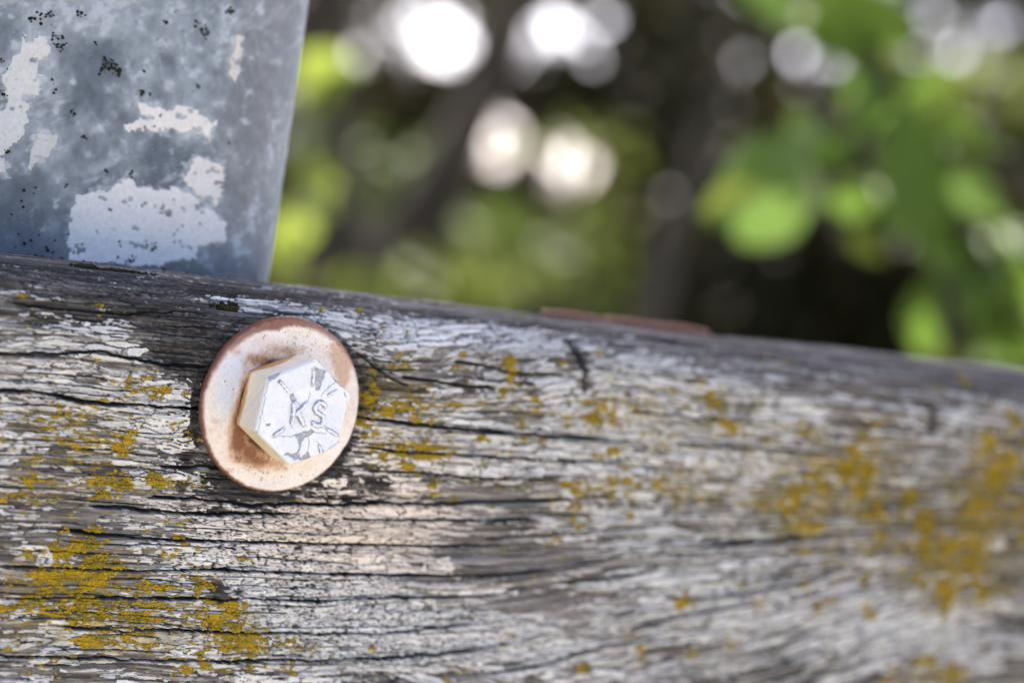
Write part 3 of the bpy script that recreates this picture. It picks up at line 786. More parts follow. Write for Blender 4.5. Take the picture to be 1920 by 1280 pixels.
# ------------------------------------------------------------------ galvanised post behind the plank
POST_Y, POST_R, POST_X0, POST_X1, POST_D = 43.5, 18.0, -118.0, 20.4, 62.0
def build_post():
    post = tag(empty('metal_post', (0, 0, 0)), 'galvanised steel post with chalky white paint patches behind the wooden plank', 'post')
    # outline: along the front, round the corners and round the back; u = running length from the front right tangent, negative to the left
    def arc(cx, cy, a0, a1, n):
        a = np.radians(np.linspace(a0, a1, n))
        return np.stack([cx + POST_R * np.cos(a), cy + POST_R * np.sin(a)], -1)
    x0, x1, y0, y1, r = POST_X0, POST_X1, POST_Y, POST_Y + POST_D, POST_R
    front = np.stack([np.arange(x0 + r, x1 - r, 0.38), np.full(len(np.arange(x0 + r, x1 - r, 0.38)), y0)], -1)
    ring = np.concatenate([front, arc(x1 - r, y0 + r, -90, 0, 70), arc(x1 - r, y1 - r, 0.5, 90, 14), arc(x0 + r, y1 - r, 90.5, 180, 14), arc(x0 + r, y0 + r, 180.5, 269, 40)])
    nxt, prv = np.roll(ring, -1, 0), np.roll(ring, 1, 0)
    tng = nxt - prv; tng /= np.linalg.norm(tng, axis=1)[:, None]
    nrm = np.stack([tng[:, 1], -tng[:, 0]], -1)
    u = np.concatenate([[0], np.cumsum(np.linalg.norm(np.diff(ring, axis=0), axis=1))]) + (x0 + r)
    zs = np.concatenate([np.linspace(-1015, -20, 30), np.arange(5, 118, 0.38), np.linspace(119, 620, 26)])
    U, Z = np.meshgrid(u, zs)
    U, Z = U.astype(np.float32), Z.astype(np.float32)
    cloud = fbm(U / 14, Z / 18, 4, 201)
    mott = fbm(U / 3.2, Z / 3.4, 3, 211)
    fine = fbm(U / .9, Z / .9, 2, 221)
    e, idc, rc = cells(U / 3.0 + .3 * mott, Z / 3.0, 231)
    h = 0.12 * cloud + 0.05 * mott + 0.02 * fine
    base = mix(np.broadcast_to(rgb(.105, .130, .155), U.shape + (3,)), rgb(.275, .312, .340), sstep(-.55, .6, cloud + .45 * mott))
    base = base * (0.90 + 0.2 * rc)[..., None]
    base = mix(base, rgb(.23, .235, .24), sstep(-15, 5, U) * .6)
    base = mix(base, rgb(.43, .47, .51), sstep(.28, .75, mott + .5 * cloud + .25 * fine) * .75)
    lowleft = np.exp(-((U + 78) / 28) ** 2 - ((Z - 36) / 14) ** 2)
    base = mix(base, rgb(.085, .105, .115), np.clip(lowleft * sstep(-.2, .5, mott + .5 * fine), 0, 1) * .8)
    # lower right corner: bluish reflection streaks and dark band painted into the colour
    base = mix(base, rgb(.44, .50, .58), sstep(.25, .6, noise(U / 3.5, Z / 30, 241)) * sstep(2, 9, U) * (1 - sstep(38, 52, Z)))
    base = mix(base, rgb(.10, .13, .18), sstep(.1, .5, noise(U / 4.5 + 3.3, Z / 40, 243)) * sstep(-6, 2, U) * (1 - sstep(36, 46, Z)) * .7)
    def PP(zx, zy):
        return on_plane(zx / 2.285, zy / 2.285, POST_Y)
    def blob(zx, zy, rx, ry):
        a, b = PP(zx, zy)
        return np.exp(-((U - a) / (rx / 14)) ** 2 - ((Z - b) / (ry / 15.5)) ** 2)
    chalk = blob(1010, 230, 45, 110) + .8 * blob(1070, 400, 40, 40) + .7 * blob(1060, 520, 60, 20) + .6 * blob(560, 830, 200, 60) + .7 * blob(900, 900, 120, 60) + .6 * blob(430, 560, 60, 60) + .5 * blob(470, 380, 60, 40) + .7 * blob(850, 760, 110, 70) + .5 * blob(230, 950, 90, 120) + .6 * blob(1080, 950, 40, 60) + .7 * blob(700, 460, 180, 60)
    base = mix(base, rgb(.50, .53, .56), sstep(.35, .85, chalk * (.75 + .5 * mott) + .25 * fine) * .8)
    smear = sstep(.10, .5, fbm((U + .5 * Z) / 9, (Z - .5 * U) / 2.6, 4, 271)) * sstep(-.2, .4, fbm(U / 22, Z / 16, 2, 273))
    base = mix(base, rgb(.42, .45, .475), smear * .65)
    scr = sstep(.07, .02, np.abs(fbm((U + .35 * Z) / 1.2, (Z - .35 * U) / 22, 2, 275))) * sstep(.1, .5, noise(U / 9, Z / 9, 277))
    base = mix(base, rgb(.46, .48, .50), scr * .35)
    base = base * (1 - .55 * sstep(.45, .75, fbm(U / 1.3, Z / 1.5, 3, 279)) * sstep(0, .5, cloud))[..., None]
    V = np.empty(U.shape + (3,), np.float32)
    hm = np.where((Z > 0) & (Z < 119), h, 0)
    def surf(hgt):
        W = np.empty(U.shape + (3,), np.float32)
        W[..., 0] = (ring[:, 0] + nrm[:, 0] * hgt) * MM
        W[..., 1] = (ring[:, 1] + nrm[:, 1] * hgt) * MM
        W[..., 2] = Z * MM + BASE_Z
        return W
    V = surf(hm)
    nz, nu = U.shape
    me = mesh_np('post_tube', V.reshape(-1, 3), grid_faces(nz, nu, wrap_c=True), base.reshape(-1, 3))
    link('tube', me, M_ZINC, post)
    capv = np.concatenate([np.stack([ring[::6, 0], ring[::6, 1], np.full(len(ring[::6]), z)], -1) for z in (620.0, 616.0)]) * MM
    capv[:, 2] += BASE_Z
    cme = bpy.data.meshes.new('cap'); k = len(capv) // 2
    cme.from_pydata([tuple(v) for v in capv], [], [tuple(range(k)), tuple(range(2 * k - 1, k - 1, -1))])
    link('cap', cme, M_BARK2, post)
    # patches of old paint, each a raised skin
    polys = [
        [(286, 1140), (283, 960), (296, 885), (322, 822), (360, 830), (470, 790), (556, 750), (578, 802), (640, 806), (720, 800), (790, 800), (840, 830), (850, 870), (915, 895), (965, 950), (985, 1060), (900, 1060), (850, 1045), (845, 1115), (700, 1130), (560, 1140)],
        [(580, 420), (622, 422), (640, 455), (700, 470), (760, 455), (880, 490), (912, 520), (905, 640), (870, 600), (820, 570), (760, 560), (690, 585), (540, 552), (545, 530), (585, 510)],
        [(740, 745), (790, 745), (805, 690), (840, 665), (955, 690), (958, 830), (935, 880), (880, 870), (835, 815), (800, 775)],
        [(110, 150), (160, 135), (220, 170), (215, 210), (160, 290), (185, 340), (130, 440), (110, 540), (60, 620), (20, 670), (40, 760), (-60, 800), (-60, 500), (20, 440), (15, 330), (60, 240), (90, 220)],
        [(130, 580), (180, 560), (250, 570), (262, 600), (200, 660), (130, 722)],
        [(1000, 150), (1045, 150), (1052, 250), (1010, 330), (965, 325), (985, 240)],
    ]
    hx, hz = 2.6 * fbm(U / 3.2, Z / 2.2, 4, 281), 2.2 * fbm(U / 3.2, Z / 2.2, 4, 285)
    halo = np.zeros(U.shape, np.float32)
    for poly in polys:
        halo = np.maximum(halo, in_poly([PP(*p) for p in poly], U + hx, Z + hz) * 1.0)
    base = mix(base, rgb(.46, .50, .52), halo * sstep(-.6, .5, mott + .4 * fine) * .8)
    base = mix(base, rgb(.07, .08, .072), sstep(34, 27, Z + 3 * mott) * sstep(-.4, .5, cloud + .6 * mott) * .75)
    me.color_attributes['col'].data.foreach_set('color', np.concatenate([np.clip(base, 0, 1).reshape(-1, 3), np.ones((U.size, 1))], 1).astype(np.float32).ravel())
    wu = U + 1.1 * noise(U / 3.5, Z / 3.5, 251) + .45 * noise(U / 1.1, Z / 1.1, 253) + .2 * noise(U / .5, Z / .5, 254)
    wz = Z + 1.1 * noise(U / 3.5, Z / 3.5, 255) + .45 * noise(U / 1.1, Z / 1.1, 257) + .2 * noise(U / .5, Z / .5, 258)
    pc = mix(np.broadcast_to(rgb(.64, .655, .635), U.shape + (3,)), rgb(.70, .675, .63), sstep(30, 60, Z) * sstep(-70, -20, U))
    pc = pc * (.97 + .08 * mott + .05 * fine)[..., None]
    pc = mix(pc, rgb(.25, .27, .28), sstep(.62, .8, fine + .3 * mott) * .6)
    for k, poly in enumerate(polys):
        pp = [PP(*p) for p in poly]
        mk = in_poly(pp, wu, wz) & (U < 16) & (Z < 118)
        hole = (fbm(U / 4.5 + k * 9, Z / 1.6, 4, 261) + .25 * noise(U / .7, Z / .5, 263) > (.40 if k in (1, 2, 5) else .56))
        mk &= ~hole
        tint = (1.06, 1.04, 1.0, .88, .82, .84)[k]
        hi = surf(hm + .16 + .03 * mott)
        lo = surf(hm - .1)
        out = patch_from_mask(mk, lo, hi, pc * tint)
        link('paint_patch', mesh_np('paint_patch', *out), M_POSTPAINT, post)
    # black moss specks
    sp = [(470, 280, 36, 90), (440, 300, 20, 40), (500, 310, 20, 40), (350, 62, 18, 40), (190, 75, 30, 60), (130, 85, 16, 25), (240, 165, 26, 50), (265, 195, 20, 40), (870, 135, 26, 40), (850, 105, 14, 16), (990, 50, 20, 40), (600, 392, 14, 25), (640, 410, 8, 8), (360, 590, 14, 22), (310, 485, 18, 22),
          (235, 385, 8, 8), (280, 800, 8, 10), (455, 735, 8, 8), (710, 100, 12, 12), (750, 40, 12, 10), (845, 370, 9, 8), (615, 305, 10, 8), (410, 185, 8, 6), (215, 345, 12, 12), (650, 1055, 20, 30), (510, 1048, 20, 14), (470, 900, 12, 8), (10, 265, 20, 30), (10, 400, 14, 20), (30, 650, 14, 20), (740, 1000, 10, 6), (560, 1110, 40, 40), (200, 1050, 60, 22), (80, 900, 60, 18), (120, 800, 40, 12), (60, 1040, 60, 20), (650, 540, 10, 8), (690, 490, 10, 8), (565, 745, 14, 12), (1000, 600, 30, 8)]
    bv, bf, bc, off = [], [], [], 0
    for zx, zy, rr, n in sp:
        a, b = PP(zx, zy)
        for _ in range(max(2, int(n * .34))):
            q = np.array([a + random.gauss(0, rr / 28), POST_Y - .1, b + random.gauss(0, rr / 34)])
            s = random.uniform(.10, .48)
            bv.append((q + ICO * s * RNG.uniform(.6, 1.3, (12, 1))) * MM + np.array([0, 0, BASE_Z])); bf.append(ICOF + off); off += 12
            bc.append(np.tile(rgb(.016, .015, .010) * random.uniform(.6, 2.2), (12, 1)))
    tag(link('moss', mesh_np('moss', np.concatenate(bv), np.concatenate(bf), np.concatenate(bc)), M_LICHEN, post), kind='stuff')
build_post()

# ------------------------------------------------------------------ washer
def build_washer():
    R, RI, TH = 22.1, 8.2, 2.0
    def FPt(px, py): return on_plane(px, py, -TH)
    # profile from the inner back edge over the front to the outer back edge: radius, y
    prof = [(RI, 0.0), (RI, -1.2)]
    for r in np.linspace(RI + .2, 20.9, 150): prof.append((r, -TH - .25 * math.sin((r - RI) / (R - RI) * math.pi)))
    for a in np.linspace(10, 90, 12): prof.append((20.9 + 1.1 * math.sin(math.radians(a)), -TH + 1.1 * (1 - math.cos(math.radians(a)))))
    prof += [(R, -.3), (R - .5, .15), (R - 3, .2)]
    prof = np.array(prof)
    na = 760
    A = np.linspace(0, 2 * np.pi, na, endpoint=False)
    Rr = np.repeat(prof[:, :1], na, 1); AA = np.repeat(A[None], len(prof), 0)
    Xw, Zw = Rr * np.cos(AA), Rr * np.sin(AA)
    n1 = fbm(Xw / 7, Zw / 7, 3, 301); n2 = fbm(Xw / 1.6, Zw / 1.6, 3, 311); n3 = fbm(Xw / .5, Zw / .5, 2, 321)
    yy = prof[:, 1][:, None] - .30 * n1 - .08 * n2 - .03 * n3
    wob = 1 + .006 * noise(np.cos(AA) * 3, np.sin(AA) * 3, 331) + .003 * noise(AA * 30, AA * 0, 333)
    wob = np.where(Rr > 18, wob, 1)
    def blob(px, py, rx, ry):
        a, b = FPt(px, py)
        return np.exp(-((Xw - a) / (rx / 6.7)) ** 2 - ((Zw - b) / (ry / 7.6)) ** 2)
    cream = mix(np.broadcast_to(rgb(.80, .70, .605), Xw.shape + (3,)), rgb(.83, .775, .71), sstep(-.4, .5, n1))
    white = np.clip(1.1 * blob(425, 715, 26, 50) + .9 * blob(455, 680, 30, 26) + .5 * blob(410, 790, 20, 50) + .55 * blob(500, 905, 60, 18) + .4 * blob(600, 870, 40, 26), 0, 1)
    c = mix(cream, rgb(.69, .705, .72), sstep(.25, .8, white * (.85 + .4 * n2)))
    # peach stain upper right, pink bloom on the left
    c = mix(c, rgb(.56, .32, .19), np.clip(sstep(.3, .9, 1.1 * blob(645, 690, 18, 60) + .8 * blob(630, 660, 26, 30) + .5 * blob(655, 790, 14, 60) + .35 * n2), 0, 1) * .75)
    c = mix(c, rgb(.56, .28, .18), sstep(.35, .8, .9 * blob(440, 660, 16, 12) + .8 * blob(425, 880, 22, 8) + .6 * blob(400, 800, 14, 30) + .45 * n2) * .5)
    # rust running round the rim, widest along the top
    ang = np.degrees(AA)
    topw = np.exp(-((ang - 100) / 48) ** 2)
    rightw = np.exp(-(((ang + 180) % 360 - 180 - 35) / 35) ** 2)
    leftw = np.exp(-((ang - 190) / 50) ** 2)
    width = .10 + 2.1 * topw + .30 * rightw + .45 * leftw + 1.0 * n1 * (.3 + topw) + .5 * n2
    rim = sstep(width + .9, width - .5, R - Rr * wob + .35 * n2)
    rustc = mix(np.broadcast_to(rgb(.26, .09, .042), Xw.shape + (3,)), rgb(.15, .05, .048), topw * sstep(-.5, .5, n2))
    rustc = mix(rustc, rgb(.46, .21, .10), sstep(.0, .8, n2) * .5)
    yy = yy - .10 * rim * sstep(-.2, .5, n2 + .4 * n3)
    c = mix(c, rustc, rim * (.72 + .22 * topw))
    c = mix(c, rgb(.15, .05, .028), sstep(21.2, 21.9, Rr + .3 * n2) * .85)
    # run-off rust beside the head: lower left and along the top left flat
    st = 1.25 * blob(445, 800, 17, 52) + 1.1 * blob(470, 845, 30, 30) + .75 * blob(510, 868, 40, 18) + .9 * blob(490, 675, 36, 15) + .7 * blob(540, 655, 40, 13) + .7 * blob(455, 720, 10, 40)
    c = mix(c, rgb(.52, .29, .145), sstep(.12, .85, st + .22 * n2 + .08 * n3) * .85)
    c = mix(c, rgb(.19, .072, .03), sstep(.55, 1.25, st + .26 * n2 + .14 * n3) * .92)
    c = mix(c, rgb(.09, .04, .022), sstep(12.9, 11.6, Rr + .8 * n2) * sstep(.3, .8, st))
    # specks
    prob = .04 + np.clip(blob(600, 650, 60, 26) + blob(505, 885, 60, 22) * .8 + blob(560, 640, 40, 20), 0, 1)
    ok = (Rr > 9) & (Rr < 21)
    pr = (prob * ok * Rr).ravel(); pick = RNG.choice(pr.size, 260, p=pr / pr.sum())
    spk = np.zeros(Xw.shape, np.float32)
    for i in pick:
        cx_, cz_ = Xw.ravel()[i], Zw.ravel()[i]
        rad_ = .09 + .22 * RNG.random() ** 3
        spk = np.maximum(spk, 1 - sstep(rad_ * .5, rad_, np.hypot(Xw - cx_, Zw - cz_)))
    c = mix(c, rgb(.17, .075, .04), spk * .75)
    yy = yy + .10 * spk
    V = np.stack([Xw * wob, yy, Zw * wob], -1) * MM
    me = mesh_np('washer', V.reshape(-1, 3), grid_faces(len(prof), na, wrap_c=True)[:, ::-1], c.reshape(-1, 3))
    o = tag(link('washer', me, M_WASHER), 'round cream painted steel washer with rusty rim under the bolt head', 'washer')
    o.location = (0, 0, BASE_Z)
    o.rotation_euler = (math.radians(0.8), 0, math.radians(1.6))
build_washer()

# ------------------------------------------------------------------ hexagon bolt
def build_bolt():
    Y0, H, RH, ROT = -2.25, 11.6, 13.35, math.radians(144.1)
    YF = Y0 - H
    bolt = tag(empty('hex_bolt', (0, 0, BASE_Z)), 'white painted hexagon bolt head with raised letters and chipped paint', 'bolt')
    apo = RH * math.cos(math.pi / 6)
    na = 720
    A = np.linspace(0, 2 * np.pi, na, endpoint=False)
    d = (A - ROT + math.pi / 6) % (math.pi / 3) - math.pi / 6        # angle from the nearest corner
    phi = math.pi / 6 - np.abs(d)                                    # angle from the nearest flat's middle
    hexr = apo / np.cos(phi)
    hexr = np.minimum(hexr, RH * .985 + .0 * hexr)                   # corners slightly knocked off
    hexr = np.convolve(np.concatenate([hexr[-4:], hexr, hexr[:4]]), np.hanning(9) / np.hanning(9).sum(), 'valid')
    prof = [(f, 0.0, 0.0) for f in np.linspace(0.004, .935, 120)]    # fraction of hex radius, extra inset (mm), depth below face
    for a in np.linspace(8, 90, 12): prof.append((.935 + .065 * math.sin(math.radians(a)), 0, 1.0 * (1 - math.cos(math.radians(a)))))
    for dz in np.linspace(1.2, H - .3, 60): prof.append((1.0, 0, dz))
    prof += [(.985, 0, H - .05), (.95, 0, H + .02)]
    prof = np.array(prof)
    Rr = prof[:, :1] * hexr[None]
    AA = np.repeat(A[None], len(prof), 0)
    Xb, Zb = Rr * np.cos(AA), Rr * np.sin(AA)
    D = np.repeat(prof[:, 2:3], na, 1)
    onface = D < .02
    def FP(zx, zy): return on_plane(430 + zx / 5.333, 650 + zy / 5.333, YF)
    n1 = fbm(Xb / 4, Zb / 4 + D / 4, 3, 401); n2 = fbm(Xb / 1.1, Zb / 1.1 + D, 3, 411); n3 = fbm(Xb / .4, Zb / .4 + D / .4, 2, 421)
    wx, wz = Xb + .22 * noise(Xb / .9, Zb / .9, 431) + .10 * noise(Xb / .35, Zb / .35, 433), Zb + .22 * noise(Xb / .9, Zb / .9, 435) + .10 * noise(Xb / .35, Zb / .35, 437)
    chips = [
        [(640, 885), (760, 840), (830, 822), (848, 850), (800, 888), (750, 905), (722, 960), (712, 1030), (700, 1060), (715, 1105), (768, 1045), (800, 1060), (812, 1120), (760, 1138), (700, 1122), (660, 1140), (610, 1100), (535, 1082), (560, 1058), (650, 1065), (682, 1050), (692, 960), (668, 920)],
        [(850, 195), (970, 240), (950, 300), (905, 430), (868, 442), (848, 330)],
        [(1000, 235), (1060, 268), (1155, 370), (1135, 412), (1060, 345)],
        [(480, 345), (510, 312), (535, 350), (500, 378)], [(602, 470), (640, 478), (682, 530), (640, 548), (602, 520)],
        [(390, 290), (525, 262), (500, 290), (415, 340), (395, 335)],
        [(440, 885), (470, 850), (535, 815), (545, 830), (500, 862)], [(885, 985), (922, 985), (948, 1080), (905, 1090), (900, 1040)],
        [(1150, 450), (1165, 470), (1172, 500), (1158, 490)], [(1170, 535), (1182, 560), (1182, 585), (1172, 570)],
        [(985, 825), (1020, 825), (1080, 875), (1068, 892), (1000, 850)], [(365, 775), (420, 768), (415, 790), (372, 795)],
        [(625, 545), (660, 560), (650, 600), (630, 590)], [(230, 850), (285, 840), (290, 870), (250, 872)],
    ]
    chip = np.zeros(Xb.shape, bool)
    for poly in chips: chip |= in_poly([FP(*p) for p in poly], wx, wz)
    chip &= D < .9
    lines = [[(530, 350), (605, 465)], [(660, 520), (715, 590)], [(805, 450), (792, 560)], [(1060, 345), (990, 410), (930, 480), (925, 500)], [(640, 890), (500, 895)], [(845, 850), (960, 865)], [(800, 900), (788, 1050)], [(870, 940), (912, 1000)], [(285, 840), (340, 600), (395, 330)], [(1150, 800), (1110, 930), (940, 1075)]]
    crk = np.zeros(Xb.shape)
    for ln in lines:
        dd, _ = seg_dist([FP(*p) for p in ln], wx, wz)
        crk = np.maximum(crk, 1 - sstep(.05, .17, dd))
    crk *= D < .5
    white = mix(np.broadcast_to(rgb(.74, .765, .80), Xb.shape + (3,)), rgb(.80, .81, .82), sstep(-.5, .5, n1))
    white = mix(white, rgb(.60, .62, .65), sstep(.35, .8, n2 + .4 * n3) * .35)
    creamy = mix(np.broadcast_to(rgb(.82, .75, .575), Xb.shape + (3,)), rgb(.72, .685, .585), sstep(-.2, .7, n1 + .4 * n2))
    c = mix(white, creamy, sstep(.35, 1.5, D + .3 * n2))
    # rust creeping up from the washer
    ang = np.degrees(AA)
    upl = np.exp(-((ang - 135) / 55) ** 2)
    rise = .9 + 3.0 * np.exp(-((ang - 116) / 24) ** 2) + .8 * np.exp(-((ang - 178) / 25) ** 2) + .3 * upl + .7 * n1 + .3 * n2
    rs = sstep(rise + 1.1, rise - .3, H - D)
    c = mix(c, mix(np.broadcast_to(rgb(.60, .30, .07), Xb.shape + (3,)), rgb(.28, .11, .04), sstep(-.2, .6, n2 + (1.0 - (H - D)) * .6)), rs * .9)
    c = mix(c, rgb(.38, .37, .35), (sstep(.55, .75, n2 * .8 + .3 * n3) * (D > .5) * .7))
    c = mix(c, mix(np.broadcast_to(rgb(.32, .34, .37), Xb.shape + (3,)), rgb(.47, .49, .52), sstep(-.5, .5, n2 + .5 * n3)), chip * 1.0)
    c = mix(c, rgb(.36, .38, .41), crk * .8 * (~chip))
    for ln in ([(640, 548), (636, 660), (622, 788)], [(768, 556), (720, 618), (640, 690)], [(676, 655), (712, 720), (742, 786)], [(955, 612), (945, 572), (905, 552), (868, 570), (850, 612), (862, 648), (900, 672), (935, 700), (940, 745), (910, 785), (860, 785), (818, 748)], [(448, 885), (538, 818)], [(968, 818), (1078, 884)], [(842, 228), (834, 378)]):
        dd, _ = seg_dist([FP(*p) for p in ln], wx, wz)
        c = mix(c, rgb(.27, .285, .31), (1 - sstep(.5, .95, dd + .5 * n2 + .2)) * .5 * (D < .1))
    hgt = np.where(chip, -.34 + .08 * n3, 0) - .14 * crk * (~chip) + .05 * n1 + .03 * n2
    # soft relief ridge of paint round the chips comes from the step itself
    out = np.where(onface | (D < .6), hgt, 0)
    side = np.where(D > .6, .05 * n2 + .08 * n1, 0)
    Yb = YF + D - out
    V = np.stack([Xb * (1 + side / 13), Yb, Zb * (1 + side / 13)], -1)
    Vc = np.concatenate([V.reshape(-1, 3), [[0, YF - .0, 0]]]) * MM
    F = grid_faces(len(prof), na, wrap_c=True)
    me = mesh_np('head', Vc, F, np.concatenate([c.reshape(-1, 3), [[.74, .765, .80]]]))
    link('head', me, M_BOLT, bolt)

    # raised marks: half-round bars laid on the face
    def bar(name, pts, w=.42, hgt=.42, seed=0):
        pts = np.array([FP(*p) for p in pts])
        # resample
        L = np.concatenate([[0], np.cumsum(np.hypot(*np.diff(pts, axis=0).T))])
        n = max(8, int(L[-1] / .12))
        s = np.linspace(0, L[-1], n)
        q = np.stack([np.interp(s, L, pts[:, 0]), np.interp(s, L, pts[:, 1])], -1)
        for _ in range(3 if len(pts) > 3 else 0):
            q[1:-1] = (q[:-2] + q[1:-1] * 2 + q[2:]) / 4
        t = np.gradient(q, axis=0); t /= np.linalg.norm(t, axis=1)[:, None]
        nn = np.stack([-t[:, 1], t[:, 0]], -1)
        th = np.radians(np.linspace(-20, 200, 13))
        endf = np.sqrt(np.clip(np.minimum(s, L[-1] - s) / (w * 1.0), .04, 1))
        vs, cs = [], []
        for k in range(n):
            wv = w * endf[k] * (1 + .14 * math.sin(k * 1.3 + seed))
            for a in th:
                o_ = math.cos(a) * wv
                vs.append((q[k, 0] + nn[k, 0] * o_, YF - .02 - hgt * endf[k] * math.sin(a), q[k, 1] + nn[k, 1] * o_))
        vs = np.array(vs)
        nz = noise(vs[:, 0] / .5, vs[:, 2] / .5, 450 + seed)
        aa = np.tile(np.abs(np.cos(th)), n)
        cc = mix(np.broadcast_to(rgb(.76, .785, .82), vs.shape), rgb(.27, .29, .325), sstep(.52, .82, aa + .38 * nz) * .9)
        return link(name, mesh_np(name, vs * MM, grid_faces(n, 13), cc), M_BOLT, bolt)
    k_ = tag(empty('letter_k'), 'raised letter K'); k_.parent = bolt
    for i, st in enumerate(([(640, 548), (636, 660), (622, 788)], [(768, 556), (720, 618), (640, 690)], [(676, 655), (712, 720), (742, 786)])):
        b = bar('stroke', st, .64, .8, i); b.parent = k_
    S = [(955, 612), (945, 572), (905, 552), (868, 570), (850, 612), (862, 648), (900, 672), (935, 700), (940, 745), (910, 785), (860, 785), (818, 748)]
    tag(bar('letter_s', S, .64, .8, 5), 'raised letter S')
    for i, st in enumerate(([(448, 885), (492, 852), (538, 818)], [(968, 818), (1022, 850), (1078, 884)], [(842, 228), (838, 300), (834, 378)], [(892, 975), (908, 1025), (926, 1075)], [(508, 345), (555, 405), (602, 462)], [(1085, 430), (1030, 462), (975, 494)])):
        bar('grade_mark', st, .46, .50, 20 + i)
build_bolt()

# ------------------------------------------------------------------ rusty strap on the back top edge of the plank
def build_strap():
    xa, _ = on_plane(1010, 585, 46); xb, _ = on_plane(1320, 640, 46)
    n = 60
    xs = np.linspace(xa, xb, n)
    sec = np.array([(43.2, -40), (43.2, 27.2), (43.4, 28.6), (44.2, 29.4), (45.4, 29.4), (46.1, 28.6), (46.2, 27.2), (46.2, -40)])
    V, Cc = [], []
    for x in xs:
        f = math.sin(math.pi * (x - xa) / (xb - xa)) ** .35
        for y, z in sec:
            V.append((x, y, z + (-1.05 * f + .2 * math.sin(x * .3) + .12 * math.sin(x * 1.1) if z > 0 else 0) - (1.6 * (1 - f) if z > 0 else 0)))
            k = random.random()
            Cc.append(rgb(.13, .05, .03) * (1 - k) + rgb(.27, .10, .05) * k)
    V = np.array(V) * MM
    F = list(map(tuple, grid_faces(n, len(sec), wrap_c=True)[:, ::-1]))
    me = mesh_np('strap', V, np.array(F), np.array(Cc))
    o = tag(link('metal_strap', me, M_WASHER), 'rusty red metal strap along the back top edge of the plank', 'strap')
    o.location = (0, 0, BASE_Z)
build_strap()

# ------------------------------------------------------------------ trees, shrubs and leaves behind
def leaf_shape(n=7, width=.62):
    """pointed oval leaf, length 1 along +x, gently folded along the midrib"""
    xs = np.linspace(0, 1, n)
    w = width * .5 * np.sin(np.pi * xs ** .8) ** .8
    w[0] = w[-1] = .004
    v, f = [], []
    for x, ww in zip(xs, w):
        dz = -.18 * (x - .4) ** 2
        v += [(x, -ww, dz + ww * .28), (x, 0, dz), (x, ww, dz + ww * .28)]
    for i in range(n - 1):
        a = 3 * i
        f += [(a, a + 3, a + 4, a + 1), (a + 1, a + 4, a + 5, a + 2)]
    return np.array(v), np.array(f)
LV_S, LF_S = leaf_shape(4, .6)
LV_B, LF_B = leaf_shape(9, .66)

def rot_batch(n, droop=0.5):
    """random leaf frames: direction, side, normal"""
    d = RNG.normal(size=(n, 3)); d[:, 2] -= droop; d /= np.linalg.norm(d, axis=1)[:, None]
    r = RNG.normal(size=(n, 3)); r[:, 2] += .6
    s = np.cross(r, d); s /= np.linalg.norm(s, axis=1)[:, None]
    return d, s, np.cross(d, s)

def leaf_cloud(name, pts, size, mat, parent, droop=.5):
    n = len(pts)
    d, s, nn = rot_batch(n, droop)
    sz = size * RNG.uniform(.6, 1.25, n)
    V = pts[:, None, :] + sz[:, None, None] * (LV_S[None, :, 0, None] * d[:, None] + LV_S[None, :, 1, None] * s[:, None] + LV_S[None, :, 2, None] * nn[:, None])
    F = (LF_S[None] + len(LV_S) * np.arange(n)[:, None, None]).reshape(-1, 4)
    return link(name, mesh_np(name, V.reshape(-1, 3), F), mat, parent)

def limb_mesh(name, path, radii, mat, parent, seg=14):
    """tapered, slightly knobbly limb along a path (metres)"""
    path = np.array(path, float)
    L = np.concatenate([[0], np.cumsum(np.linalg.norm(np.diff(path, axis=0), axis=1))])
    n = max(10, int(L[-1] / .04))
    s = np.linspace(0, L[-1], n)
    q = np.stack([np.interp(s, L, path[:, i]) for i in range(3)], -1)
    for _ in range(6): q[1:-1] = (q[:-2] + 2 * q[1:-1] + q[2:]) / 4
    rad = np.interp(s, L, radii)
    t = np.gradient(q, axis=0); t /= np.linalg.norm(t, axis=1)[:, None]
    a = np.cross(t, (0.3, 1, 0.1)); a /= np.linalg.norm(a, axis=1)[:, None]
    b = np.cross(t, a)
    th = np.linspace(0, 2 * np.pi, seg, endpoint=False)
    k = 1 + .10 * RNG.normal(size=(n, seg)) * .6
    V = q[:, None] + (rad[:, None] * k)[..., None] * (np.cos(th)[None, :, None] * a[:, None] + np.sin(th)[None, :, None] * b[:, None])
    return link(name, mesh_np(name, V.reshape(-1, 3), grid_faces(n, seg, wrap_c=True)), mat, parent)

def ground_point(p):
    return Vector((p[0], p[1], 0.0))

# openings through the far crowns where the sky shows: pixel, half size
GAPS = [(845, 66, 56, 46), (770, 100, 14, 14), (800, 20, 14, 14), (1040, 45, 34, 34), (1000, 60, 12, 12), (1090, 70, 14, 14), (990, 118, 24, 20), (930, 262, 46, 56), (1068, 302, 46, 52), (1497, 100, 15, 15), (1395, 112, 9, 9), (1430, -5, 16, 12), (1680, 55, 18, 16), (1730, 100, 11, 11), (1795, 95, 13, 12), (1640, 30, 9, 9), (1845, 50, 9, 9), (1860, 130, 7, 7), (1700, 130, 6, 6), (1600, 30, 14, 14),
        (680, 95, 14, 14), (1425, 258, 9, 9), (1345, 295, 8, 8), (1895, 40, 13, 12), (1110, 110, 12, 12), (1135, 30, 14, 14), (885, 240, 10, 10), (1390, 190, 8, 8), (1560, 110, 12, 12), (740, 40, 20, 16), (960, 20, 24, 16), (945, 365, 10, 8), (1755, 30, 11, 11)]
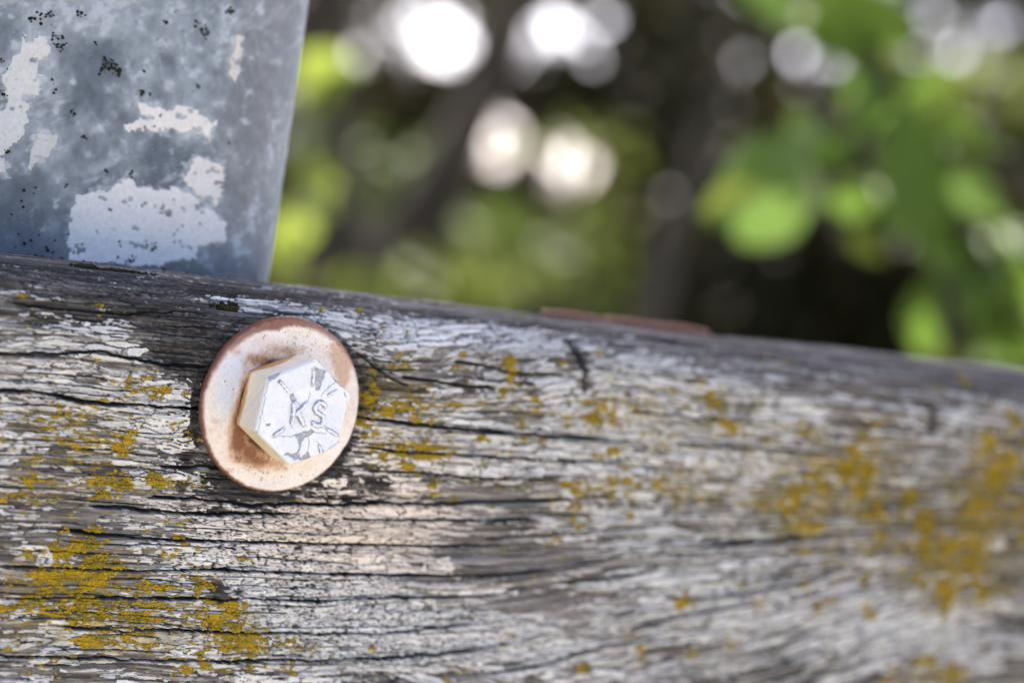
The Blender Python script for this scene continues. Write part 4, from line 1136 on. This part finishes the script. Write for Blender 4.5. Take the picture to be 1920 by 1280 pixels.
def sky_gap(pts, size, grow=1.0):
    """True where a far leaf would close one of the openings in the far crown"""
    rel = pts - (np.array([CAM[0] * MM, CAM[1] * MM, BASE_Z + CAM[2] * MM]))
    z = rel @ FW
    px, py = 960 + FPX * (rel @ RT) / z, 640 - FPX * (rel @ UP) / z
    hit = np.zeros(len(pts), bool)
    add = .38 * size * FPX / z
    for gx, gy, rx, ry in GAPS:
        hit |= ((px - gx) / (rx * grow + add)) ** 2 + ((py - gy) / (ry * grow + add)) ** 2 < 1
    return hit & (RNG.random(len(pts)) > .07)

def crown_points(centre, radii, n, clumps=26):
    cs = RNG.normal(size=(clumps, 3)); cs /= np.linalg.norm(cs, axis=1)[:, None]
    cs *= RNG.random((clumps, 1)) ** .45
    k = RNG.integers(0, clumps, n)
    p = cs[k] + RNG.normal(size=(n, 3)) * .20
    return np.array(centre)[None] + p * np.array(radii)[None]

# far trees that close the view
far = [
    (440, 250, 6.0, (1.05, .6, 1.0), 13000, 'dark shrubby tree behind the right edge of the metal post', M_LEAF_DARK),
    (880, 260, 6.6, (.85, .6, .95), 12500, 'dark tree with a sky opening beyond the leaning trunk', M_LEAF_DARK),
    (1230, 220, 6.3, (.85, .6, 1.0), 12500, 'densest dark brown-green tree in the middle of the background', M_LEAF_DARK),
    (1620, 260, 6.0, (.85, .6, .95), 11500, 'dark tree filling the shade behind the broad-leaved branch', M_LEAF_SHADE),
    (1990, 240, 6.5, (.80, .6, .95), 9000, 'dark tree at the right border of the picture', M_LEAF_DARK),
]
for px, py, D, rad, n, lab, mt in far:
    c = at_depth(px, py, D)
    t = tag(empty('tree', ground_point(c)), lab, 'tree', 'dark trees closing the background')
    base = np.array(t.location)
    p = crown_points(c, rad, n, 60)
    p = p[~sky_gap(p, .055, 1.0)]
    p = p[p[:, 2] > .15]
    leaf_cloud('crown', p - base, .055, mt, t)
    limb_mesh('trunk', [(0, 0, -.05), (.05, .02, c.z * .6), (-.03, 0, c.z + .5)], [.07, .05, .02], M_BARK, t)

# mid-distance shrubs: lighter greens low down
shrubs = [
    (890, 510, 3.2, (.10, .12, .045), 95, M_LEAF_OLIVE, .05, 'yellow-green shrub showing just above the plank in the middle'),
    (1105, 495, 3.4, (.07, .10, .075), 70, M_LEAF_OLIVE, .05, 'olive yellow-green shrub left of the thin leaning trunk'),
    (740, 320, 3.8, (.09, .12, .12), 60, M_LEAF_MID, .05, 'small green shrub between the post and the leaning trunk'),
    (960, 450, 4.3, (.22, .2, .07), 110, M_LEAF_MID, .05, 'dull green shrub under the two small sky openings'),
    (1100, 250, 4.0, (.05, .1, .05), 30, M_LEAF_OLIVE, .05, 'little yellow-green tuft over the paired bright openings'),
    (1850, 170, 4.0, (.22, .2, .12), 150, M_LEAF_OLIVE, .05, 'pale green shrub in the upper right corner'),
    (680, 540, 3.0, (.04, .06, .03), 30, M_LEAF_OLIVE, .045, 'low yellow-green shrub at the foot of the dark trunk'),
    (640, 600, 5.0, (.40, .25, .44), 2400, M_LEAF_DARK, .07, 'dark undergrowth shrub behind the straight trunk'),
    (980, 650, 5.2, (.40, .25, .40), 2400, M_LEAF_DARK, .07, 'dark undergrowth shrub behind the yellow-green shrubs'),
    (1340, 640, 5.0, (.42, .25, .42), 2600, M_LEAF_SHADE, .07, 'dark undergrowth shrub right of the thin leaning trunk'),
    (1660, 690, 5.1, (.42, .25, .42), 2600, M_LEAF_SHADE, .07, 'dark undergrowth shrub under the broad-leaved branch'),
    (1980, 690, 5.0, (.40, .25, .42), 2200, M_LEAF_SHADE, .07, 'dark undergrowth shrub at the right border of the picture'),
]
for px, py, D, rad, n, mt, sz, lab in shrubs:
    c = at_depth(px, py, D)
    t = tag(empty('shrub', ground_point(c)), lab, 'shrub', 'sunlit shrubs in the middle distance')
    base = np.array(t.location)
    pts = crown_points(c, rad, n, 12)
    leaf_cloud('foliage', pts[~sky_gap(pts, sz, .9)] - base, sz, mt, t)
    for k in range(3):
        limb_mesh('stem', [(random.uniform(-.05, .05), random.uniform(-.05, .05), -.02), (random.uniform(-.06, .06), 0, c.z * .5), (random.uniform(-rad[0], rad[0]) * .5, 0, c.z - .02)], [.012, .009, .004], M_BARK2, t, 8)

# trunks
def trunk(name, lab, pix, radii, D, mt):
    pts = [at_depth(px, py, D) for px, py in pix]
    b = ground_point(pts[-1])
    low = pts[-1] + (pts[-1] - pts[-2]).normalized() * .3
    t = tag(empty(name, b), lab, 'tree')
    path = [tuple(p - b) for p in pts] + [tuple((low - b) * .6), (0, 0, -.05)]
    limb_mesh('trunk', path, radii + [radii[-1] * 1.1, radii[-1] * 1.3], mt, t, 18)
    return t, b
t1, b1 = trunk('tree', 'straight dark tree trunk close beside the metal post', [(615, -400), (610, -60), (612, 200), (628, 400), (650, 560)], [.028, .034, .038, .042, .050], 3.3, M_BARK)
t2, b2 = trunk('tree', 'dark leaning tree trunk running down left from the large white opening', [(1040, -260), (975, 40), (900, 180), (840, 320), (770, 450), (705, 560)], [.024, .028, .036, .045, .055, .065], 3.7, M_BARK)
t3, b3 = trunk('tree', 'thin grey leaning trunk in the centre of the background', [(1372, 40), (1345, 150), (1318, 260), (1275, 400), (1235, 520), (1200, 620)], [.003, .006, .011, .018, .024, .028], 3.5, M_BARK2)
limb_mesh('branch', [tuple(at_depth(640, 430, 3.3) - b1), tuple(at_depth(560, 300, 3.3) - b1), tuple(at_depth(470, 100, 3.3) - b1)], [.018, .014, .009], M_BARK, t1, 10)

# unseen bough added over the rail, on the sun line, to keep it shaded
_bc = np.array([0.07, 0.0, BASE_Z]) + np.array(sd) * 1.75
leaf_cloud('crown', crown_points(_bc, (.75, .45, .40), 5200, 60) - np.array(b1), .085, M_LEAF_MID, t1)
limb_mesh('branch', [(at_depth(612, -400, 3.3) - b1)[:], tuple(_bc + np.array([.1, .6, .1]) - np.array(b1)), tuple(_bc - np.array(b1)), tuple(_bc + np.array([-.3, -.3, .05]) - np.array(b1))], [.028, .02, .014, .006], M_BARK, t1, 10)

# near branches, every leaf a piece of its own
def leaf_object(parent, base, tip, size, mat, roll, wide=1.0):
    """one leaf from base towards tip direction"""
    d = (tip - base).normalized()
    view = (base - Vector(cam.matrix_world.translation)).normalized()
    s = d.cross(-view).normalized()
    n = s.cross(d)
    rot = Matrix.Rotation(roll, 3, d)
    s, n = rot @ s, rot @ n
    V = np.array([[*(d * (v[0] * size) + s * (v[1] * size * wide) + n * (v[2] * size))] for v in LV_B])
    o = link('leaf', mesh_np('leaf', V, LF_B), mat, parent)
    o.location = base - parent.location
    return o

def branch(name, lab, D, stem, leaves, radii, extra=0):
    pts = [at_depth(x, y, D) for x, y in stem]
    org = pts[0]
    t = tag(empty(name, org), lab, 'branch')
    limb_mesh('stem', [tuple(p - org) for p in pts], radii, M_BARK2, t, 8)
    for _ in range(extra):
        i = random.randrange(len(stem) - 1); f = random.random()
        x = stem[i][0] * (1 - f) + stem[i + 1][0] * f + random.gauss(0, 85); y = stem[i][1] * (1 - f) + stem[i + 1][1] * f + random.gauss(0, 70)
        if x > 1630 and y < 190: x, y = x - 20, y + 230
        a = random.uniform(.2, 2.4); ln = random.uniform(60, 110)
        leaves = leaves + [(x, y, x + ln * math.cos(a), y + ln * math.sin(a), random.choice((N1, N1, N2, M_LEAF_OLIVE)), random.uniform(-1, 1), random.uniform(.6, .9))]
    nmain = len(leaves) - extra
    for i, (x0, y0, x1, y1, mt, roll, wide) in enumerate(leaves):
        back = 0 if i < nmain else random.uniform(.22, .5)
        a, b = at_depth(x0, y0, D + back + random.uniform(-.10, .10)), at_depth(x1, y1, D + back + random.uniform(-.10, .12))
        leaf_object(t, a, b, (b - a).length, mt, roll, wide)
    return t
N1, N2, YL = M_LEAF_NEAR, M_LEAF_NEAR2, M_LEAF_YEL
branch('leafy_branch', 'hanging branch with broad green leaves at the right of the background', 1.45,
       [(1560, -120), (1610, 60), (1680, 210), (1740, 330), (1830, 470), (1960, 640)],
       [(1520, 305, 1335, 410, N1, .15, .85), (1495, 330, 1385, 470, N2, -.25, .9), (1470, 225, 1600, 300, N1, .6, .6), (1695, 190, 1740, 480, N1, .1, .72), (1735, 280, 1800, 500, N1, .7, .55), (1640, 120, 1580, 290, N1, -.8, .6),
        (1560, -40, 1680, 120, N1, .4, .8), (1375, -70, 1500, 50, N2, .1, .6), (1500, -70, 1640, 40, N1, -.5, .8), (1610, 330, 1680, 450, N1, .9, .6), (1720, 420, 1850, 530, N2, -.3, .8),
        (1800, 450, 1910, 620, N2, .5, .6), (1850, 430, 1960, 540, N1, .8, .6), (1750, 520, 1725, 680, N1, .3, .5), (1790, 560, 1890, 670, N1, -.8, .5), (1770, 190, 1890, 300, N1, 1.0, .55), (1650, 240, 1700, 140, N1, 1.0, .6), (1590, 430, 1660, 490, YL, .2, .7),
        (1830, 310, 1880, 440, N2, .9, .6), (1900, 500, 1990, 640, N1, .3, .6), (1420, 350, 1315, 400, YL, .3, .7), (1660, 340, 1640, 420, N1, .5, .6), (1540, 230, 1480, 300, N2, .9, .6), (1860, 560, 1930, 700, N1, .5, .6), (1520, 40, 1570, 110, N1, 1.0, .6)],
       [.006, .006, .005, .004, .003, .002], 26)
branch('leafy_sprig', 'sunlit yellow-green leafy sprig beside the right edge of the post', 2.1,
       [(470, -60), (530, 80), (565, 220), (560, 380), (535, 520)],
       [(565, 100, 640, 165, YL, .1, .9), (560, 150, 620, 200, YL, -.4, .9), (560, 300, 625, 370, YL, .1, .95), (545, 215, 600, 275, M_LEAF_OLIVE, .5, .8), (515, 390, 570, 470, YL, .2, .9), (505, 440, 560, 520, YL, -.2, .9), (600, 100, 680, 135, N1, .5, .7), (570, 330, 620, 400, YL, .5, .8)],
       [.004, .004, .003, .003, .002])
branch('dry_stem', 'thin dry curved stem sticking up above the plank', .95, [(850, 545), (838, 525), (800, 500), (748, 500), (722, 455), (715, 410)], [], [.0004, .0004, .0004, .0004, .0004, .0003])
